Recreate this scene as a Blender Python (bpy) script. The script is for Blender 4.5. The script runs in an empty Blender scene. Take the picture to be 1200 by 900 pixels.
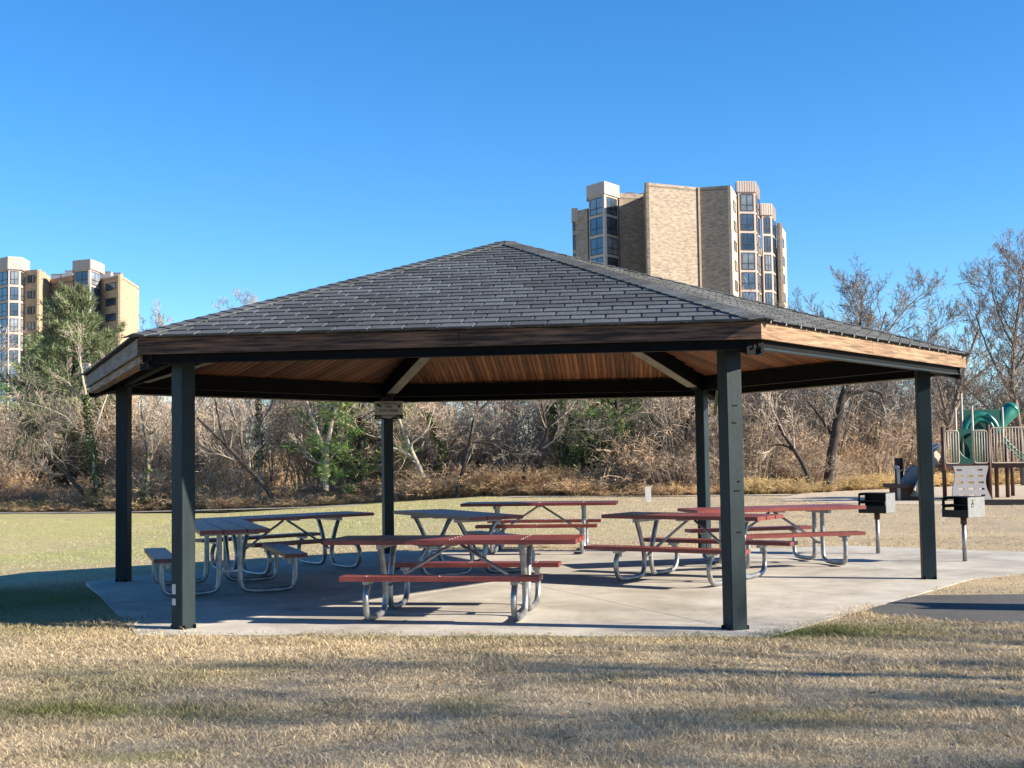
import bpy, math, random
import numpy as np
from mathutils import Vector, Matrix

R_ = math.radians
sc = bpy.context.scene
C = sc.collection

# ------------------------------------------------------------------ camera
EYE = 1.55
cam = bpy.data.cameras.new("camera")
cam.sensor_width = 36.0
cam.lens = 1483.95 / 1200 * 36
cam.clip_start = 0.1
cam.clip_end = 6000
camo = bpy.data.objects.new("camera", cam)
C.objects.link(camo)
camo.matrix_world = (Matrix.Translation((0, 0, EYE)) @ Matrix.Rotation(math.pi / 2 + 0.055, 4, 'X')
                     @ Matrix.Rotation(-0.015, 4, 'Z'))
sc.camera = camo

# ------------------------------------------------------------------ sky and sun
SUN_EL, SUN_AZ = R_(25.0), R_(105.0)          # azimuth clockwise from +Y
w = bpy.data.worlds.new("World")
sc.world = w
w.use_nodes = True
nt = w.node_tree
sky = nt.nodes.new('ShaderNodeTexSky')
sky.sky_type = 'NISHITA'
sky.sun_disc = False
sky.sun_elevation = SUN_EL
sky.sun_rotation = SUN_AZ
sky.altitude = 500
sky.air_density = 1.0
sky.dust_density = 0.0
sky.ozone_density = 6.0
hsv = nt.nodes.new('ShaderNodeHueSaturation')
hsv.inputs['Saturation'].default_value = 1.18
nt.links.new(sky.outputs[0], hsv.inputs['Color'])
nt.links.new(hsv.outputs[0], nt.nodes['Background'].inputs[0])
nt.nodes['Background'].inputs[1].default_value = 0.085
S = Vector((math.cos(SUN_EL) * math.sin(SUN_AZ), math.cos(SUN_EL) * math.cos(SUN_AZ), math.sin(SUN_EL)))
sl = bpy.data.lights.new("sun", 'SUN')
sl.energy = 5.0
sl.angle = R_(0.53)
sl.color = (1.0, 0.88, 0.71)
so = bpy.data.objects.new("sun", sl)
C.objects.link(so)
so.rotation_euler = S.to_track_quat('Z', 'Y').to_euler()
so.location = (30, -8, 20)
sc.view_settings.view_transform = 'Standard'
sc.view_settings.look = 'None'
sc.view_settings.exposure = 1.4
sc.view_settings.gamma = 1.0
sc.view_settings.use_curve_mapping = False

# ------------------------------------------------------------------ mesh helpers
class MB:
    def __init__(s):
        s.v, s.f, s.c = [], [], []

    def add(s, verts, faces, col=None):
        n = len(s.v)
        s.v += [tuple(p) for p in verts]
        s.f += [tuple(i + n for i in f) for f in faces]
        if col is not None:
            s.c += [col] * len(verts)

    def box(s, c, d, M=None, col=None):
        x, y, z = d[0] / 2, d[1] / 2, d[2] / 2
        vs = [Vector((c[0] + i * x, c[1] + j * y, c[2] + k * z)) for k in (-1, 1) for j in (-1, 1) for i in (-1, 1)]
        if M is not None:
            vs = [M @ p for p in vs]
        s.add(vs, [(0, 2, 3, 1), (4, 5, 7, 6), (0, 1, 5, 4), (2, 6, 7, 3), (0, 4, 6, 2), (1, 3, 7, 5)], col)

    def bar(s, a, b, w_, h, up=(0, 0, 1), col=None):
        a, b = Vector(a), Vector(b)
        d = b - a
        L = d.length
        d.normalize()
        u = Vector(up)
        sd = d.cross(u)
        if sd.length < 1e-5:
            sd = d.cross(Vector((0, 1, 0)))
        sd.normalize()
        u = sd.cross(d)
        M = Matrix(((d.x, sd.x, u.x, (a.x + b.x) / 2), (d.y, sd.y, u.y, (a.y + b.y) / 2),
                    (d.z, sd.z, u.z, (a.z + b.z) / 2), (0, 0, 0, 1)))
        s.box((0, 0, 0), (L, w_, h), M, col)

    def prism(s, poly, z0, z1, col=None):
        n = len(poly)
        ar = sum(poly[i][0] * poly[(i + 1) % n][1] - poly[(i + 1) % n][0] * poly[i][1] for i in range(n))
        if ar < 0:
            poly = poly[::-1]
        z1s = z1 if isinstance(z1, (list, tuple)) else [z1] * n
        if ar < 0 and isinstance(z1, (list, tuple)):
            z1s = list(z1)[::-1]
        vs = [(p[0], p[1], z0) for p in poly] + [(p[0], p[1], z1s[i]) for i, p in enumerate(poly)]
        fs = [tuple(range(n))[::-1], tuple(range(n, 2 * n))]
        fs += [(i, (i + 1) % n, n + (i + 1) % n, n + i) for i in range(n)]
        s.add(vs, fs, col)

    def tube(s, pts, rads, n=8, cap=True, col=None):
        pts = [Vector(p) for p in pts]
        if not hasattr(rads, '__len__'):
            rads = [rads] * len(pts)
        m = len(pts)
        t0 = (pts[1] - pts[0]).normalized()
        u = t0.orthogonal().normalized()
        vs = []
        for i in range(m):
            t = (pts[min(i + 1, m - 1)] - pts[max(i - 1, 0)])
            t = t.normalized() if t.length > 1e-9 else t0
            u = (u - t * u.dot(t))
            u = u.normalized() if u.length > 1e-6 else t.orthogonal().normalized()
            v = t.cross(u)
            for k in range(n):
                a = 2 * math.pi * k / n
                vs.append(pts[i] + (u * math.cos(a) + v * math.sin(a)) * rads[i])
        fs = [(i * n + k, i * n + (k + 1) % n, (i + 1) * n + (k + 1) % n, (i + 1) * n + k)
              for i in range(m - 1) for k in range(n)]
        if cap:
            fs += [tuple(range(n))[::-1], tuple(range((m - 1) * n, m * n))]
        s.add(vs, fs, col)

    def mesh(s, name, mat, smooth=False):
        me = bpy.data.meshes.new(name)
        me.from_pydata(s.v, [], s.f)
        if s.c:
            ca = me.color_attributes.new("col", 'FLOAT_COLOR', 'POINT')
            ca.data.foreach_set("color", np.array(s.c, np.float32).ravel())
        if mat:
            me.materials.append(mat)
        if smooth:
            me.polygons.foreach_set("use_smooth", [True] * len(me.polygons))
        me.update()
        return me

    def build(s, name, mat, parent=None, smooth=False, M=None):
        return link(name, s.mesh(name, mat, smooth), parent, M)


def link(name, me, parent=None, M=None):
    o = bpy.data.objects.new(name, me)
    C.objects.link(o)
    if parent:
        o.parent = parent
    if M is not None:
        o.matrix_local = M
    return o


def tag(o, label=None, cat=None, group=None, kind=None):
    for k, v in (('label', label), ('category', cat), ('group', group), ('kind', kind)):
        if v:
            o[k] = v
    return o


def empty(name, loc, rz=0.0, label=None, cat=None, group=None):
    o = bpy.data.objects.new(name, None)
    C.objects.link(o)
    o.location = loc
    o.rotation_euler = (0, 0, rz)
    o.empty_display_size = 0.2
    return tag(o, label, cat, group)


CHILDREN = {}


def kids(o):
    return [c for c in C.objects if c.parent == o]


def copy_tree(o, parent=None, tree=None):
    if tree is None:
        tree = {}
        for c in C.objects:
            if c.parent:
                tree.setdefault(c.parent, []).append(c)
    c = o.copy()
    C.objects.link(c)
    if parent:
        c.parent = parent
    for ch in tree.get(o, []):
        copy_tree(ch, c, tree)
    return c


def chaikin(pts, it=2):
    pts = [Vector(p) for p in pts]
    for _ in range(it):
        q = [pts[0]]
        for a, b in zip(pts[:-1], pts[1:]):
            q += [a * .75 + b * .25, a * .25 + b * .75]
        q.append(pts[-1])
        pts = q
    return pts


def mesh_np(name, V, F, mat, col=None, loops=None):
    """V (n,3); F (m,3) triangles"""
    me = bpy.data.meshes.new(name)
    V = np.asarray(V, np.float32)
    F = np.asarray(F, np.int32)
    me.vertices.add(len(V))
    me.vertices.foreach_set("co", V.ravel())
    me.loops.add(F.size)
    me.loops.foreach_set("vertex_index", F.ravel())
    me.polygons.add(len(F))
    me.polygons.foreach_set("loop_start", np.arange(0, F.size, F.shape[1], dtype=np.int32))
    if col is not None:
        ca = me.color_attributes.new("col", 'FLOAT_COLOR', 'POINT')
        cc = np.ones((len(V), 4), np.float32)
        cc[:, :3] = col
        ca.data.foreach_set("color", cc.ravel())
    me.materials.append(mat)
    me.update(calc_edges=True)
    me.validate()
    return me

# ------------------------------------------------------------------ materials
ALB = .72      # overall albedo trim, sunlit matte surfaces
def mat(name, col, rough=.7, metal=0.0, var=0.25, scale=6.0, stretch=(1, 1, 1), bump=0.0, bscale=None,
        rand=0.0, stain=0.0, attr=False, col2=None, thr=(.35, .7), coord='Object', spec=0.5, transl=0.0, detail=6):
    m = bpy.data.materials.new(name)
    m.use_nodes = True
    n, l = m.node_tree.nodes, m.node_tree.links
    b = n['Principled BSDF']
    b.inputs['Roughness'].default_value = rough
    b.inputs['Metallic'].default_value = metal
    b.inputs['Specular IOR Level'].default_value = spec
    tc = n.new('ShaderNodeTexCoord')
    mp = n.new('ShaderNodeMapping')
    mp.inputs['Scale'].default_value = stretch
    if coord == 'World':
        tco = n.new('ShaderNodeNewGeometry').outputs['Position']
    else:
        tco = tc.outputs[coord]
    l.new(tco, mp.inputs['Vector'])
    no = n.new('ShaderNodeTexNoise')
    no.inputs['Scale'].default_value = scale
    no.inputs['Detail'].default_value = detail
    no.inputs['Roughness'].default_value = .65
    l.new(mp.outputs[0], no.inputs['Vector'])
    cr = n.new('ShaderNodeValToRGB')
    cr.color_ramp.elements[0].position = thr[0]
    cr.color_ramp.elements[1].position = thr[1]
    col = tuple(c * ALB for c in col)
    c2 = tuple(c * ALB for c in col2) if col2 else tuple(min(1, c * (1 + var)) for c in col)
    c1 = col if col2 else tuple(c * (1 - var) for c in col)
    cr.color_ramp.elements[0].color = (*c1, 1)
    cr.color_ramp.elements[1].color = (*c2, 1)
    l.new(no.outputs['Fac'], cr.inputs[0])
    out = cr.outputs[0]
    if attr:
        at = n.new('ShaderNodeAttribute')
        at.attribute_name = 'col'
        mx = n.new('ShaderNodeMix')
        mx.data_type = 'RGBA'
        mx.blend_type = 'MULTIPLY'
        mx.inputs[0].default_value = 1
        l.new(out, mx.inputs[6])
        l.new(at.outputs['Color'], mx.inputs[7])
        out = mx.outputs[2]
    if rand:
        oi = n.new('ShaderNodeObjectInfo')
        mr = n.new('ShaderNodeMapRange')
        mr.inputs['To Min'].default_value = 1 - rand
        mr.inputs['To Max'].default_value = 1 + rand
        l.new(oi.outputs['Random'], mr.inputs['Value'])
        mx = n.new('ShaderNodeMix')
        mx.data_type = 'RGBA'
        mx.blend_type = 'MULTIPLY'
        mx.inputs[0].default_value = 1
        l.new(out, mx.inputs[6])
        l.new(mr.outputs[0], mx.inputs[7])
        out = mx.outputs[2]
    if stain:      # broad weather stains, streaked
        ns = n.new('ShaderNodeTexNoise')
        ns.inputs['Scale'].default_value = .55
        ns.inputs['Detail'].default_value = 8
        ns.inputs['Roughness'].default_value = .72
        ns.inputs['Distortion'].default_value = .6
        l.new(tco, ns.inputs['Vector'])
        rs_ = n.new('ShaderNodeValToRGB')
        rs_.color_ramp.elements[0].position = .36
        rs_.color_ramp.elements[1].position = .56
        k_ = 1 - stain
        rs_.color_ramp.elements[0].color = (k_, k_ * .97, k_ * .92, 1)
        rs_.color_ramp.elements[1].color = (1, 1, 1, 1)
        l.new(ns.outputs['Fac'], rs_.inputs[0])
        mx = n.new('ShaderNodeMix')
        mx.data_type = 'RGBA'
        mx.blend_type = 'MULTIPLY'
        mx.inputs[0].default_value = 1
        l.new(out, mx.inputs[6])
        l.new(rs_.outputs[0], mx.inputs[7])
        out = mx.outputs[2]
    l.new(out, b.inputs['Base Color'])
    if bump:
        n2 = n.new('ShaderNodeTexNoise')
        n2.inputs['Scale'].default_value = bscale or scale * 4
        n2.inputs['Detail'].default_value = 5
        l.new(mp.outputs[0], n2.inputs['Vector'])
        bp = n.new('ShaderNodeBump')
        bp.inputs['Strength'].default_value = bump
        bp.inputs['Distance'].default_value = .02
        l.new(n2.outputs['Fac'], bp.inputs['Height'])
        l.new(bp.outputs[0], b.inputs['Normal'])
    if transl:     # thin leaves and blades let light through
        tl = n.new('ShaderNodeBsdfTranslucent')
        l.new(out, tl.inputs['Color'])
        ms = n.new('ShaderNodeMixShader')
        ms.inputs[0].default_value = transl
        l.new(b.outputs[0], ms.inputs[1])
        l.new(tl.outputs[0], ms.inputs[2])
        l.new(ms.outputs[0], n['Material Output'].inputs['Surface'])
    return m


M = {}
M['green_steel'] = mat('green_steel', (.016, .032, .039), .5, spec=.22, var=.3, scale=3, stretch=(2, 2, .6), bump=.08, bscale=30)
M['black_steel'] = mat('black_steel', (.004, .005, .006), .7, spec=.12, var=.3, scale=4)
M['bounce_lit_flange'] = mat('bounce_lit_flange', (.30, .28, .22), .6, var=.2, scale=4)  # pale tone stands for light bounced up onto the steel undersides
M['fascia'] = mat('fascia', (.03, .015, .009), .8, col2=(.30, .155, .085), scale=2.4, stretch=(.7, 12, 12), thr=(.42, .68), bump=.3, bscale=10)
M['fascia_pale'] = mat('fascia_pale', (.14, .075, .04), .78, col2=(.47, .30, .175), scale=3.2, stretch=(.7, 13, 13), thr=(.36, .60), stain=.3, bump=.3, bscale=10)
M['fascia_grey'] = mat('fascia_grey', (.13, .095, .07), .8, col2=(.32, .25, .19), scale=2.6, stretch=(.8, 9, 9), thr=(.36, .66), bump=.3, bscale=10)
M['ceiling'] = mat('ceiling', (.12, .048, .020), .75, col2=(.50, .225, .095), scale=2.4, stretch=(11, .7, 11), thr=(.38, .64), bump=.25, bscale=12, rand=.42)
M['shingle'] = mat('shingle', (.108, .121, .134), .8, var=.4, scale=60, bump=.5, bscale=160, stain=.3, coord='World', rand=.36, detail=3)
M['shingle_a'] = mat('shingle_a', (.108, .121, .134), .8, var=.4, scale=60, bump=.5, bscale=160, stain=.3, coord='World', attr=True, detail=3)
M['roof_deck'] = mat('roof_deck', (.34, .345, .35), .9)
M['deck'] = mat('deck', (.03, .025, .02), .9)
M['red'] = mat('red', (.20, .032, .027), .42, col2=(.37, .088, .07), scale=3.0, stretch=(1, 9, 6), thr=(.3, .7), bump=.12, bscale=9, rand=.14, stain=.35)
M['galv'] = mat('galv', (.42, .43, .44), .42, metal=.75, var=.35, scale=9, bump=.05, bscale=30)
M['concrete'] = mat('concrete', (.50, .47, .415), .88, col2=(.72, .68, .60), stain=.38, scale=1.6, thr=(.3, .72), bump=.12, bscale=60, rand=.05, coord='Object', detail=9)
M['asphalt'] = mat('asphalt', (.12, .119, .116), .9, stain=.35, var=.35, scale=40, bump=.5, bscale=120)
M['grill_black'] = mat('grill_black', (.008, .008, .008), .6, var=.3, scale=20)
M['grill_sunlit'] = mat('grill_sunlit', (.26, .27, .275), .55, metal=.3, var=.2, scale=14)
M['rust'] = mat('rust', (.06, .03, .02), .8, col2=(.14, .07, .04), scale=20)
M['white'] = mat('white', (.72, .72, .68), .6, var=.08, scale=10)
M['sign_face'] = mat('sign_face', (.66, .65, .57), .5, var=.06, scale=8)
M['ink_dark'] = mat('ink_dark', (.03, .03, .03), .6, var=.1)
M['ink_red'] = mat('ink_red', (.20, .07, .05), .6, var=.1)
M['ink_green'] = mat('ink_green', (.03, .13, .05), .6, var=.1)
M['bark'] = mat('bark', (.16, .13, .105), .95, col2=(.38, .32, .26), scale=7, stretch=(1, 1, .25), bump=.6, bscale=20, rand=.25)
M['bark_pale'] = mat('bark_pale', (.36, .31, .24), .95, col2=(.62, .55, .44), scale=6, stretch=(1, 1, .3), bump=.5, bscale=20)
M['bark_dark'] = mat('bark_dark', (.035, .028, .024), .95, col2=(.085, .07, .06), scale=6, stretch=(1, 1, .3), bump=.5, bscale=20)
M['twig'] = mat('twig', (.42, .345, .275), .95, col2=(.66, .56, .46), scale=1.0, rand=.2)
M['twig_grey'] = mat('twig_grey', (.25, .21, .175), .95, col2=(.42, .355, .295), scale=1.0, rand=.2)
M['twig_tan'] = mat('twig_tan', (.58, .44, .315), .95, col2=(.82, .65, .485), scale=.8, rand=.2)
M['shrub'] = mat('shrub', (1.2, 1.2, 1.2), .95, var=.0, attr=True, rand=.22, transl=.42)
M['needle'] = mat('needle', (1.15, 1.15, 1.15), .7, var=.0, attr=True, rand=.12, transl=.35)
M['ivy'] = mat('ivy', (.05, .075, .018), .6, col2=(.15, .19, .05), scale=5, rand=.1)
M['grass'] = mat('grass', (1.1, 1.1, 1.1), .85, var=.0, attr=True, spec=.25, transl=.22)
M['leaf'] = mat('leaf', (.24, .13, .06), .8, col2=(.45, .30, .17), scale=8)
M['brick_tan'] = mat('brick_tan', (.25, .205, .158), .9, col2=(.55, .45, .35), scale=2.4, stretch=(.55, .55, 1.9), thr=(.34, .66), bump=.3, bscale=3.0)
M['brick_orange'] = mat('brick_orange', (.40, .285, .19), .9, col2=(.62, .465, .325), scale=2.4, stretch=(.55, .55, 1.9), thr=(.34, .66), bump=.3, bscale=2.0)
M['brick_cream'] = mat('brick_cream', (.58, .46, .33), .9, col2=(.76, .63, .47), scale=.8, stretch=(.5, .5, 2.2), thr=(.34, .66))  # paler copy on walls facing the sun, sunlight put into the tone
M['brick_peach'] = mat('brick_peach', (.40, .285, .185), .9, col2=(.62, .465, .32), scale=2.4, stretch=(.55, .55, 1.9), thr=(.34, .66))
M['bay_metal'] = mat('bay_metal', (.60, .50, .45), .6, var=.08, scale=.5, stretch=(3, 3, .2))
M['beige'] = mat('beige', (.48, .41, .33), .9, var=.15, scale=.6)
M['win_frame'] = mat('win_frame', (.02, .022, .026), .5, var=.1)
M['glass'] = mat('glass', (.07, .11, .17), .05, var=.8, scale=.25, rand=.6, spec=.9)
M['roof_unit'] = mat('roof_unit', (.45, .47, .5), .5, metal=.3, var=.2, scale=.8)
M['play_green'] = mat('play_green', (.005, .11, .08), .45, var=.12, scale=2)
M['play_teal'] = mat('play_teal', (.010, .20, .15), .35, var=.12, scale=2)
M['play_brown'] = mat('play_brown', (.085, .032, .022), .55, var=.15, scale=4)
M['play_tan'] = mat('play_tan', (.50, .43, .34), .5, var=.1, scale=4)
M['play_grey'] = mat('play_grey', (.33, .32, .33), .6, var=.1, scale=4)
M['play_blue'] = mat('play_blue', (.20, .24, .31), .35, var=.15, scale=3)
M['rock_grey'] = mat('rock_grey', (.22, .25, .30), .8, var=.3, scale=3, bump=.4)
M['mulch'] = mat('mulch', (.48, .39, .29), .95, col2=(.72, .62, .49), scale=5, bump=.6, bscale=18, detail=9)
M['path_pale'] = mat('path_pale', (.44, .40, .34), .9, col2=(.58, .54, .47), scale=2)
M['timber'] = mat('timber', (.06, .045, .04), .85, col2=(.12, .095, .08), scale=4, stretch=(.5, 6, 6))
M['tape'] = mat('tape', (.45, .42, .10), .6)


def across(px, d):
    """metres to the right of the camera axis for a bearing given in photo columns, d metres away"""
    return (px - 598.0) * d / 1484.0


def sstep(a, b, x):
    t = np.clip((x - a) / (b - a), 0, 1)
    return t * t * (3 - 2 * t)


def height(x, y):
    x = np.asarray(x, float)
    y = np.asarray(y, float)
    z = -.006 - np.minimum(.055 * np.maximum(0, -x - 1.2) * sstep(14.2, 20.8, y), .55)
    z = z + .012 * np.sin(x * 1.3 + .6) * np.sin(y * 1.1) * sstep(9.5, 7.5, y)
    return z


def zg(x, y):
    return float(height(x, y))


# smooth value noise for the lawn colours
_rs = np.random.RandomState(5)
_tab = _rs.rand(64, 64)


def vnoise(x, y, s):
    x = np.asarray(x) * s + 100.3
    y = np.asarray(y) * s + 57.7
    xi, yi = np.floor(x).astype(int), np.floor(y).astype(int)
    fx, fy = x - xi, y - yi
    fx, fy = fx * fx * (3 - 2 * fx), fy * fy * (3 - 2 * fy)
    g = lambda i, j: _tab[i % 64, j % 64]
    return (g(xi, yi) * (1 - fx) + g(xi + 1, yi) * fx) * (1 - fy) + (g(xi, yi + 1) * (1 - fx) + g(xi + 1, yi + 1) * fx) * fy


STRAW = np.array([.75, .60, .372])
GREYS = np.array([.54, .452, .325])
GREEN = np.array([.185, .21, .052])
LGREEN = np.array([.58, .565, .245])


def lawn_colour(x, y):
    """albedo of the lawn itself: straw, grey thatch and the patches that are still green"""
    x = np.asarray(x, float)
    y = np.asarray(y, float)
    n1 = vnoise(x, y, .9)
    n2 = vnoise(x + 31, y - 11, 2.7)
    n3 = vnoise(x - 7, y + 5, .35)
    k = np.clip(.55 * n1 + .45 * n2, 0, 1)[..., None]
    c = STRAW * (1 - k) + GREYS * k
    # far field: yellow green on the left, straw on the right
    far = sstep(20, 27, y) * sstep(5.0, -3.5, x + (n3 - .5) * 6)
    g = (far * (.45 + .5 * n1 * n3 + .35 * n3))[..., None].clip(0, .95)
    c = c * (1 - g) + LGREEN * g
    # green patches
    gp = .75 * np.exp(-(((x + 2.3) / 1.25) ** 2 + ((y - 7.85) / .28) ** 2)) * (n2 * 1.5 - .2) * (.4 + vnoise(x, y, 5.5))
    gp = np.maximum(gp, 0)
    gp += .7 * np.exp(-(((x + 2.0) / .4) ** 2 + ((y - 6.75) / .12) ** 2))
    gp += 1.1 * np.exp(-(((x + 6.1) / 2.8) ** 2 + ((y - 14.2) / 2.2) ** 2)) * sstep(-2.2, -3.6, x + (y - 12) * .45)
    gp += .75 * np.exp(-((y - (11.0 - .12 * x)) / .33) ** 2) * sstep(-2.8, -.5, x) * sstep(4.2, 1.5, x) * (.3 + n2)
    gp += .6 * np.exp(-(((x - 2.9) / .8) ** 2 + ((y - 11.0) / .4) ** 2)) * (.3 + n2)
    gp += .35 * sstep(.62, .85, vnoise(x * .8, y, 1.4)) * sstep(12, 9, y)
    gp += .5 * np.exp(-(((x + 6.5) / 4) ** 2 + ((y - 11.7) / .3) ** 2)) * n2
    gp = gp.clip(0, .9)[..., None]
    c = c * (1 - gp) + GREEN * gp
    return c

# ------------------------------------------------------------------ the ground
PAV = (-.05, 15.69)
PHI = -.12
RS, RP, RE = 5.5, 4.986, 5.518
HE, HA = 2.651, 4.189


def hexv(r, k, phi=PHI, c=PAV):
    a = phi + R_(-120 + 60 * k)
    return (c[0] + r * math.cos(a), c[1] + r * math.sin(a))


xs = np.unique(np.concatenate([np.linspace(-12, 12, 161), np.linspace(-40, 40, 81), np.array([-1500, -700, -350, -180, -100, -65, 65, 100, 180, 350, 700, 1500.])]))
ys = np.unique(np.concatenate([np.linspace(2, 30, 221), np.linspace(30, 90, 61), np.array([-200, -60, -20, -8, -2, 110, 150, 220, 350, 600, 1200, 2500.])]))
gx, gy = np.meshgrid(xs, ys)
gz = height(gx, gy)
nx, ny = len(xs), len(ys)
V = np.c_[gx.ravel(), gy.ravel(), gz.ravel()]
i0 = (np.arange(ny - 1)[:, None] * nx + np.arange(nx - 1)[None]).ravel()
F = np.c_[i0, i0 + 1, i0 + nx + 1, i0 + nx]
gm = mat('ground', (.62, .60, .57), .95, col2=(1.0, 1.0, 1.0), scale=9, thr=(.3, .7), bump=.9, bscale=45, attr=True, detail=9, spec=.2)
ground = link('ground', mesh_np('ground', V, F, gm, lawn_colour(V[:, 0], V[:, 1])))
tag(ground, kind='structure')

# concrete pad: six wedges with open joints, and the walkway that leaves it on the right
pad = empty('concrete_pad', (PAV[0], PAV[1], 0), PHI)
tag(pad, kind='structure')
for k in range(6):
    a0, a1 = R_(-120 + 60 * k), R_(-60 + 60 * k)
    p = [Vector((0, 0)), Vector((RS * math.cos(a0), RS * math.sin(a0))), Vector((RS * math.cos(a1), RS * math.sin(a1)))]
    cen = (p[0] + p[1] + p[2]) / 3
    q = []
    for i in range(3):        # inset by 5 mm so that the joints are real gaps
        e1 = (p[i] - p[i - 1]).normalized()
        e2 = (p[(i + 1) % 3] - p[i]).normalized()
        n1, n2 = Vector((-e1.y, e1.x)), Vector((-e2.y, e2.x))
        bis = (n1 + n2)
        q.append(p[i] + bis * (.005 / (1 + n1.dot(n2))))
    mb = MB()
    mb.prism([tuple(v) for v in q], -.30, 0)
    mb.build('slab_panel', M['concrete'], pad)
walk = MB()
walk.prism([(3.262, 20.097), (5.40, 20.45), (7.0, 19.1), (8.2, 18.35), (11.0, 18.0), (16, 18.2), (16, 16.2), (10.5, 15.9), (7.6, 15.9), (6.3, 15.6), (5.422, 15.037)], -.28, -.004)
tag(walk.build('walkway', M['concrete']), kind='structure')
asp = MB()
PATH = [(3.75, 12.98), (4.3, 13.45), (5.4, 13.4), (8, 13.9), (14, 14.3), (24, 14.2), (24, 12.0), (14, 12.3), (8, 12.05), (6.3, 11.6), (5.2, 11.0), (4.25, 11.2), (3.5, 11.8), (3.35, 12.2)]
asp.prism(PATH, -.2, -.002)
tag(asp.build('asphalt_path', M['asphalt']), kind='structure')
# pale footpath along the woods and the mulch of the playground
fp = MB()
fpx = [(-45, 55.5), (-28, 52.8), (-16, 50.6), (-8, 48.2), (0, 45.6), (5, 44.2), (9.5, 43.5)]
for (xa, ya), (xb, yb) in zip(fpx[:-1], fpx[1:]):
    qs = [(xa, ya - .55), (xb, yb - .55), (xb, yb + .55), (xa, ya + .55)]
    za = [zg(*q) + .02 for q in qs]
    fp.add([(q[0], q[1], za[i]) for i, q in enumerate(qs)], [(0, 1, 2, 3)])
tag(fp.build('footpath', M['path_pale']), kind='structure')
mu = MB()
MUL = [(8.2, 40.0), (9.2, 36.5), (11.5, 34.2), (16, 32.5), (24, 31.5), (34, 31), (40, 52), (20, 52), (14, 49), (10.5, 45.5)]
mu.prism(MUL, -.2, .004)
tag(mu.build('mulch_bed', M['mulch']), kind='structure')

# ------------------------------------------------------------------ the pavilion
pv = empty('picnic_pavilion', (PAV[0], PAV[1], 0), PHI,
           'large six sided open picnic pavilion with dark shingle roof and steel posts', 'pavilion')
AE = RE * math.cos(R_(30))
SL = math.atan((HA - HE) / AE)
LS = math.hypot(AE, HA - HE)


def vdir(k):
    a = R_(-120 + 60 * k)
    return Vector((math.cos(a), math.sin(a), 0))


def zr(r):
    return HA - (HA - HE) / RE * r


def zap(a):
    return HA - (HA - HE) / AE * a


def face_matrix(k):
    m = R_(-90 + 60 * k)
    o = Vector((math.cos(m) * AE, math.sin(m) * AE, HE))
    x = Vector((-math.sin(m), math.cos(m), 0))
    y = Vector((-math.cos(m) * math.cos(SL), -math.sin(m) * math.cos(SL), math.sin(SL)))
    z = x.cross(y)
    return Matrix(((x.x, y.x, z.x, o.x), (x.y, y.y, z.y, o.y), (x.z, y.z, z.z, o.z), (0, 0, 0, 1)))


def edge_matrix(k, apo, z):
    m = R_(-90 + 60 * k)
    o = Vector((math.cos(m) * apo, math.sin(m) * apo, z))
    x = Vector((-math.sin(m), math.cos(m), 0))
    y = Vector((-math.cos(m), -math.sin(m), 0))     # inward
    return Matrix(((x.x, y.x, 0, o.x), (x.y, y.y, 0, o.y), (0, 0, 1, o.z), (0, 0, 0, 1)))


# posts
PW = .155
for k in range(6):
    d = vdir(k)
    mb = MB()
    Mr = Matrix.Rotation(R_(-120 + 60 * k), 4, 'Z')
    top = zr(RP) - .115
    b = .006
    h = PW / 2
    poly = [(-h + b, -h), (h - b, -h), (h, -h + b), (h, h - b), (h - b, h), (-h + b, h), (-h, h - b), (-h, -h + b)]
    mb.prism(poly, 0, top)
    po = mb.build('post', M['green_steel'], pv, M=Matrix.Translation(d * RP) @ Mr)
    mb = MB()
    for sx in (-1, 1):
        for sy in (-1, 1):
            mb.tube([(sx * .06, sy * (h + .012), .0), (sx * .06, sy * (h + .012), .035)], .012, 6)
    mb.build('anchor_bolt', M['black_steel'], po)
    if k == 0:
        for j, (zz, hh) in enumerate(((.36, .09), (.245, .06))):
            st = MB()
            st.box((h + .003, -.035, zz), (.003, .05, hh))
            st.build('sticker', M['white'], po)
    if k == 1:
        sm = MB()
        for zz, yy, ww in ((1.94, .0, .05), (1.79, -.01, .045), (1.2, 0, .06), (.84, .01, .045), (1.28, .02, .03)):
            sm.box((h + .0015, yy, zz), (.002, ww, .014))
        sm.build('scuff_mark', M['black_steel'], po)
        tp = MB()
        tp.bar((-.06, -h - .006, 2.08), (-.12, -h - .006, 1.86), .004, .03, (0, 1, 0))
        tp.build('tape_strip', M['tape'], po)

# roof: deck, shingles
deck = MB()
av = [Vector((RE * .985 * vdir(k).x, RE * .985 * vdir(k).y, zr(RE * .985) - .004)) for k in range(6)]
deck.add(av + [Vector((0, 0, HA - .006))] + [v - Vector((0, 0, .03)) for v in av] + [Vector((0, 0, HA - .04))],
         [(k, (k + 1) % 6, 6) for k in range(6)] + [(7 + (k + 1) % 6, 7 + k, 13) for k in range(6)] +
         [(k, 7 + k, 7 + (k + 1) % 6, (k + 1) % 6) for k in range(6)])
roof = deck.build('roof', M['roof_deck'], pv)
EXP, TW = .182, .3125
T0, T1 = .014, .003
rng = random.Random(3)


def tab_geo(xb0, xb1, xt0, xt1):
    h = EXP + .012
    return ([(xb0, 0, 0), (xb1, 0, 0), (xt1, h, 0), (xt0, h, 0), (xb0, 0, T0), (xb1, 0, T0), (xt1, h, T1), (xt0, h, T1)],
            [(3, 2, 1, 0), (4, 5, 6, 7), (0, 1, 5, 4), (1, 2, 6, 5), (2, 3, 7, 6), (3, 0, 4, 7)])


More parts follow.
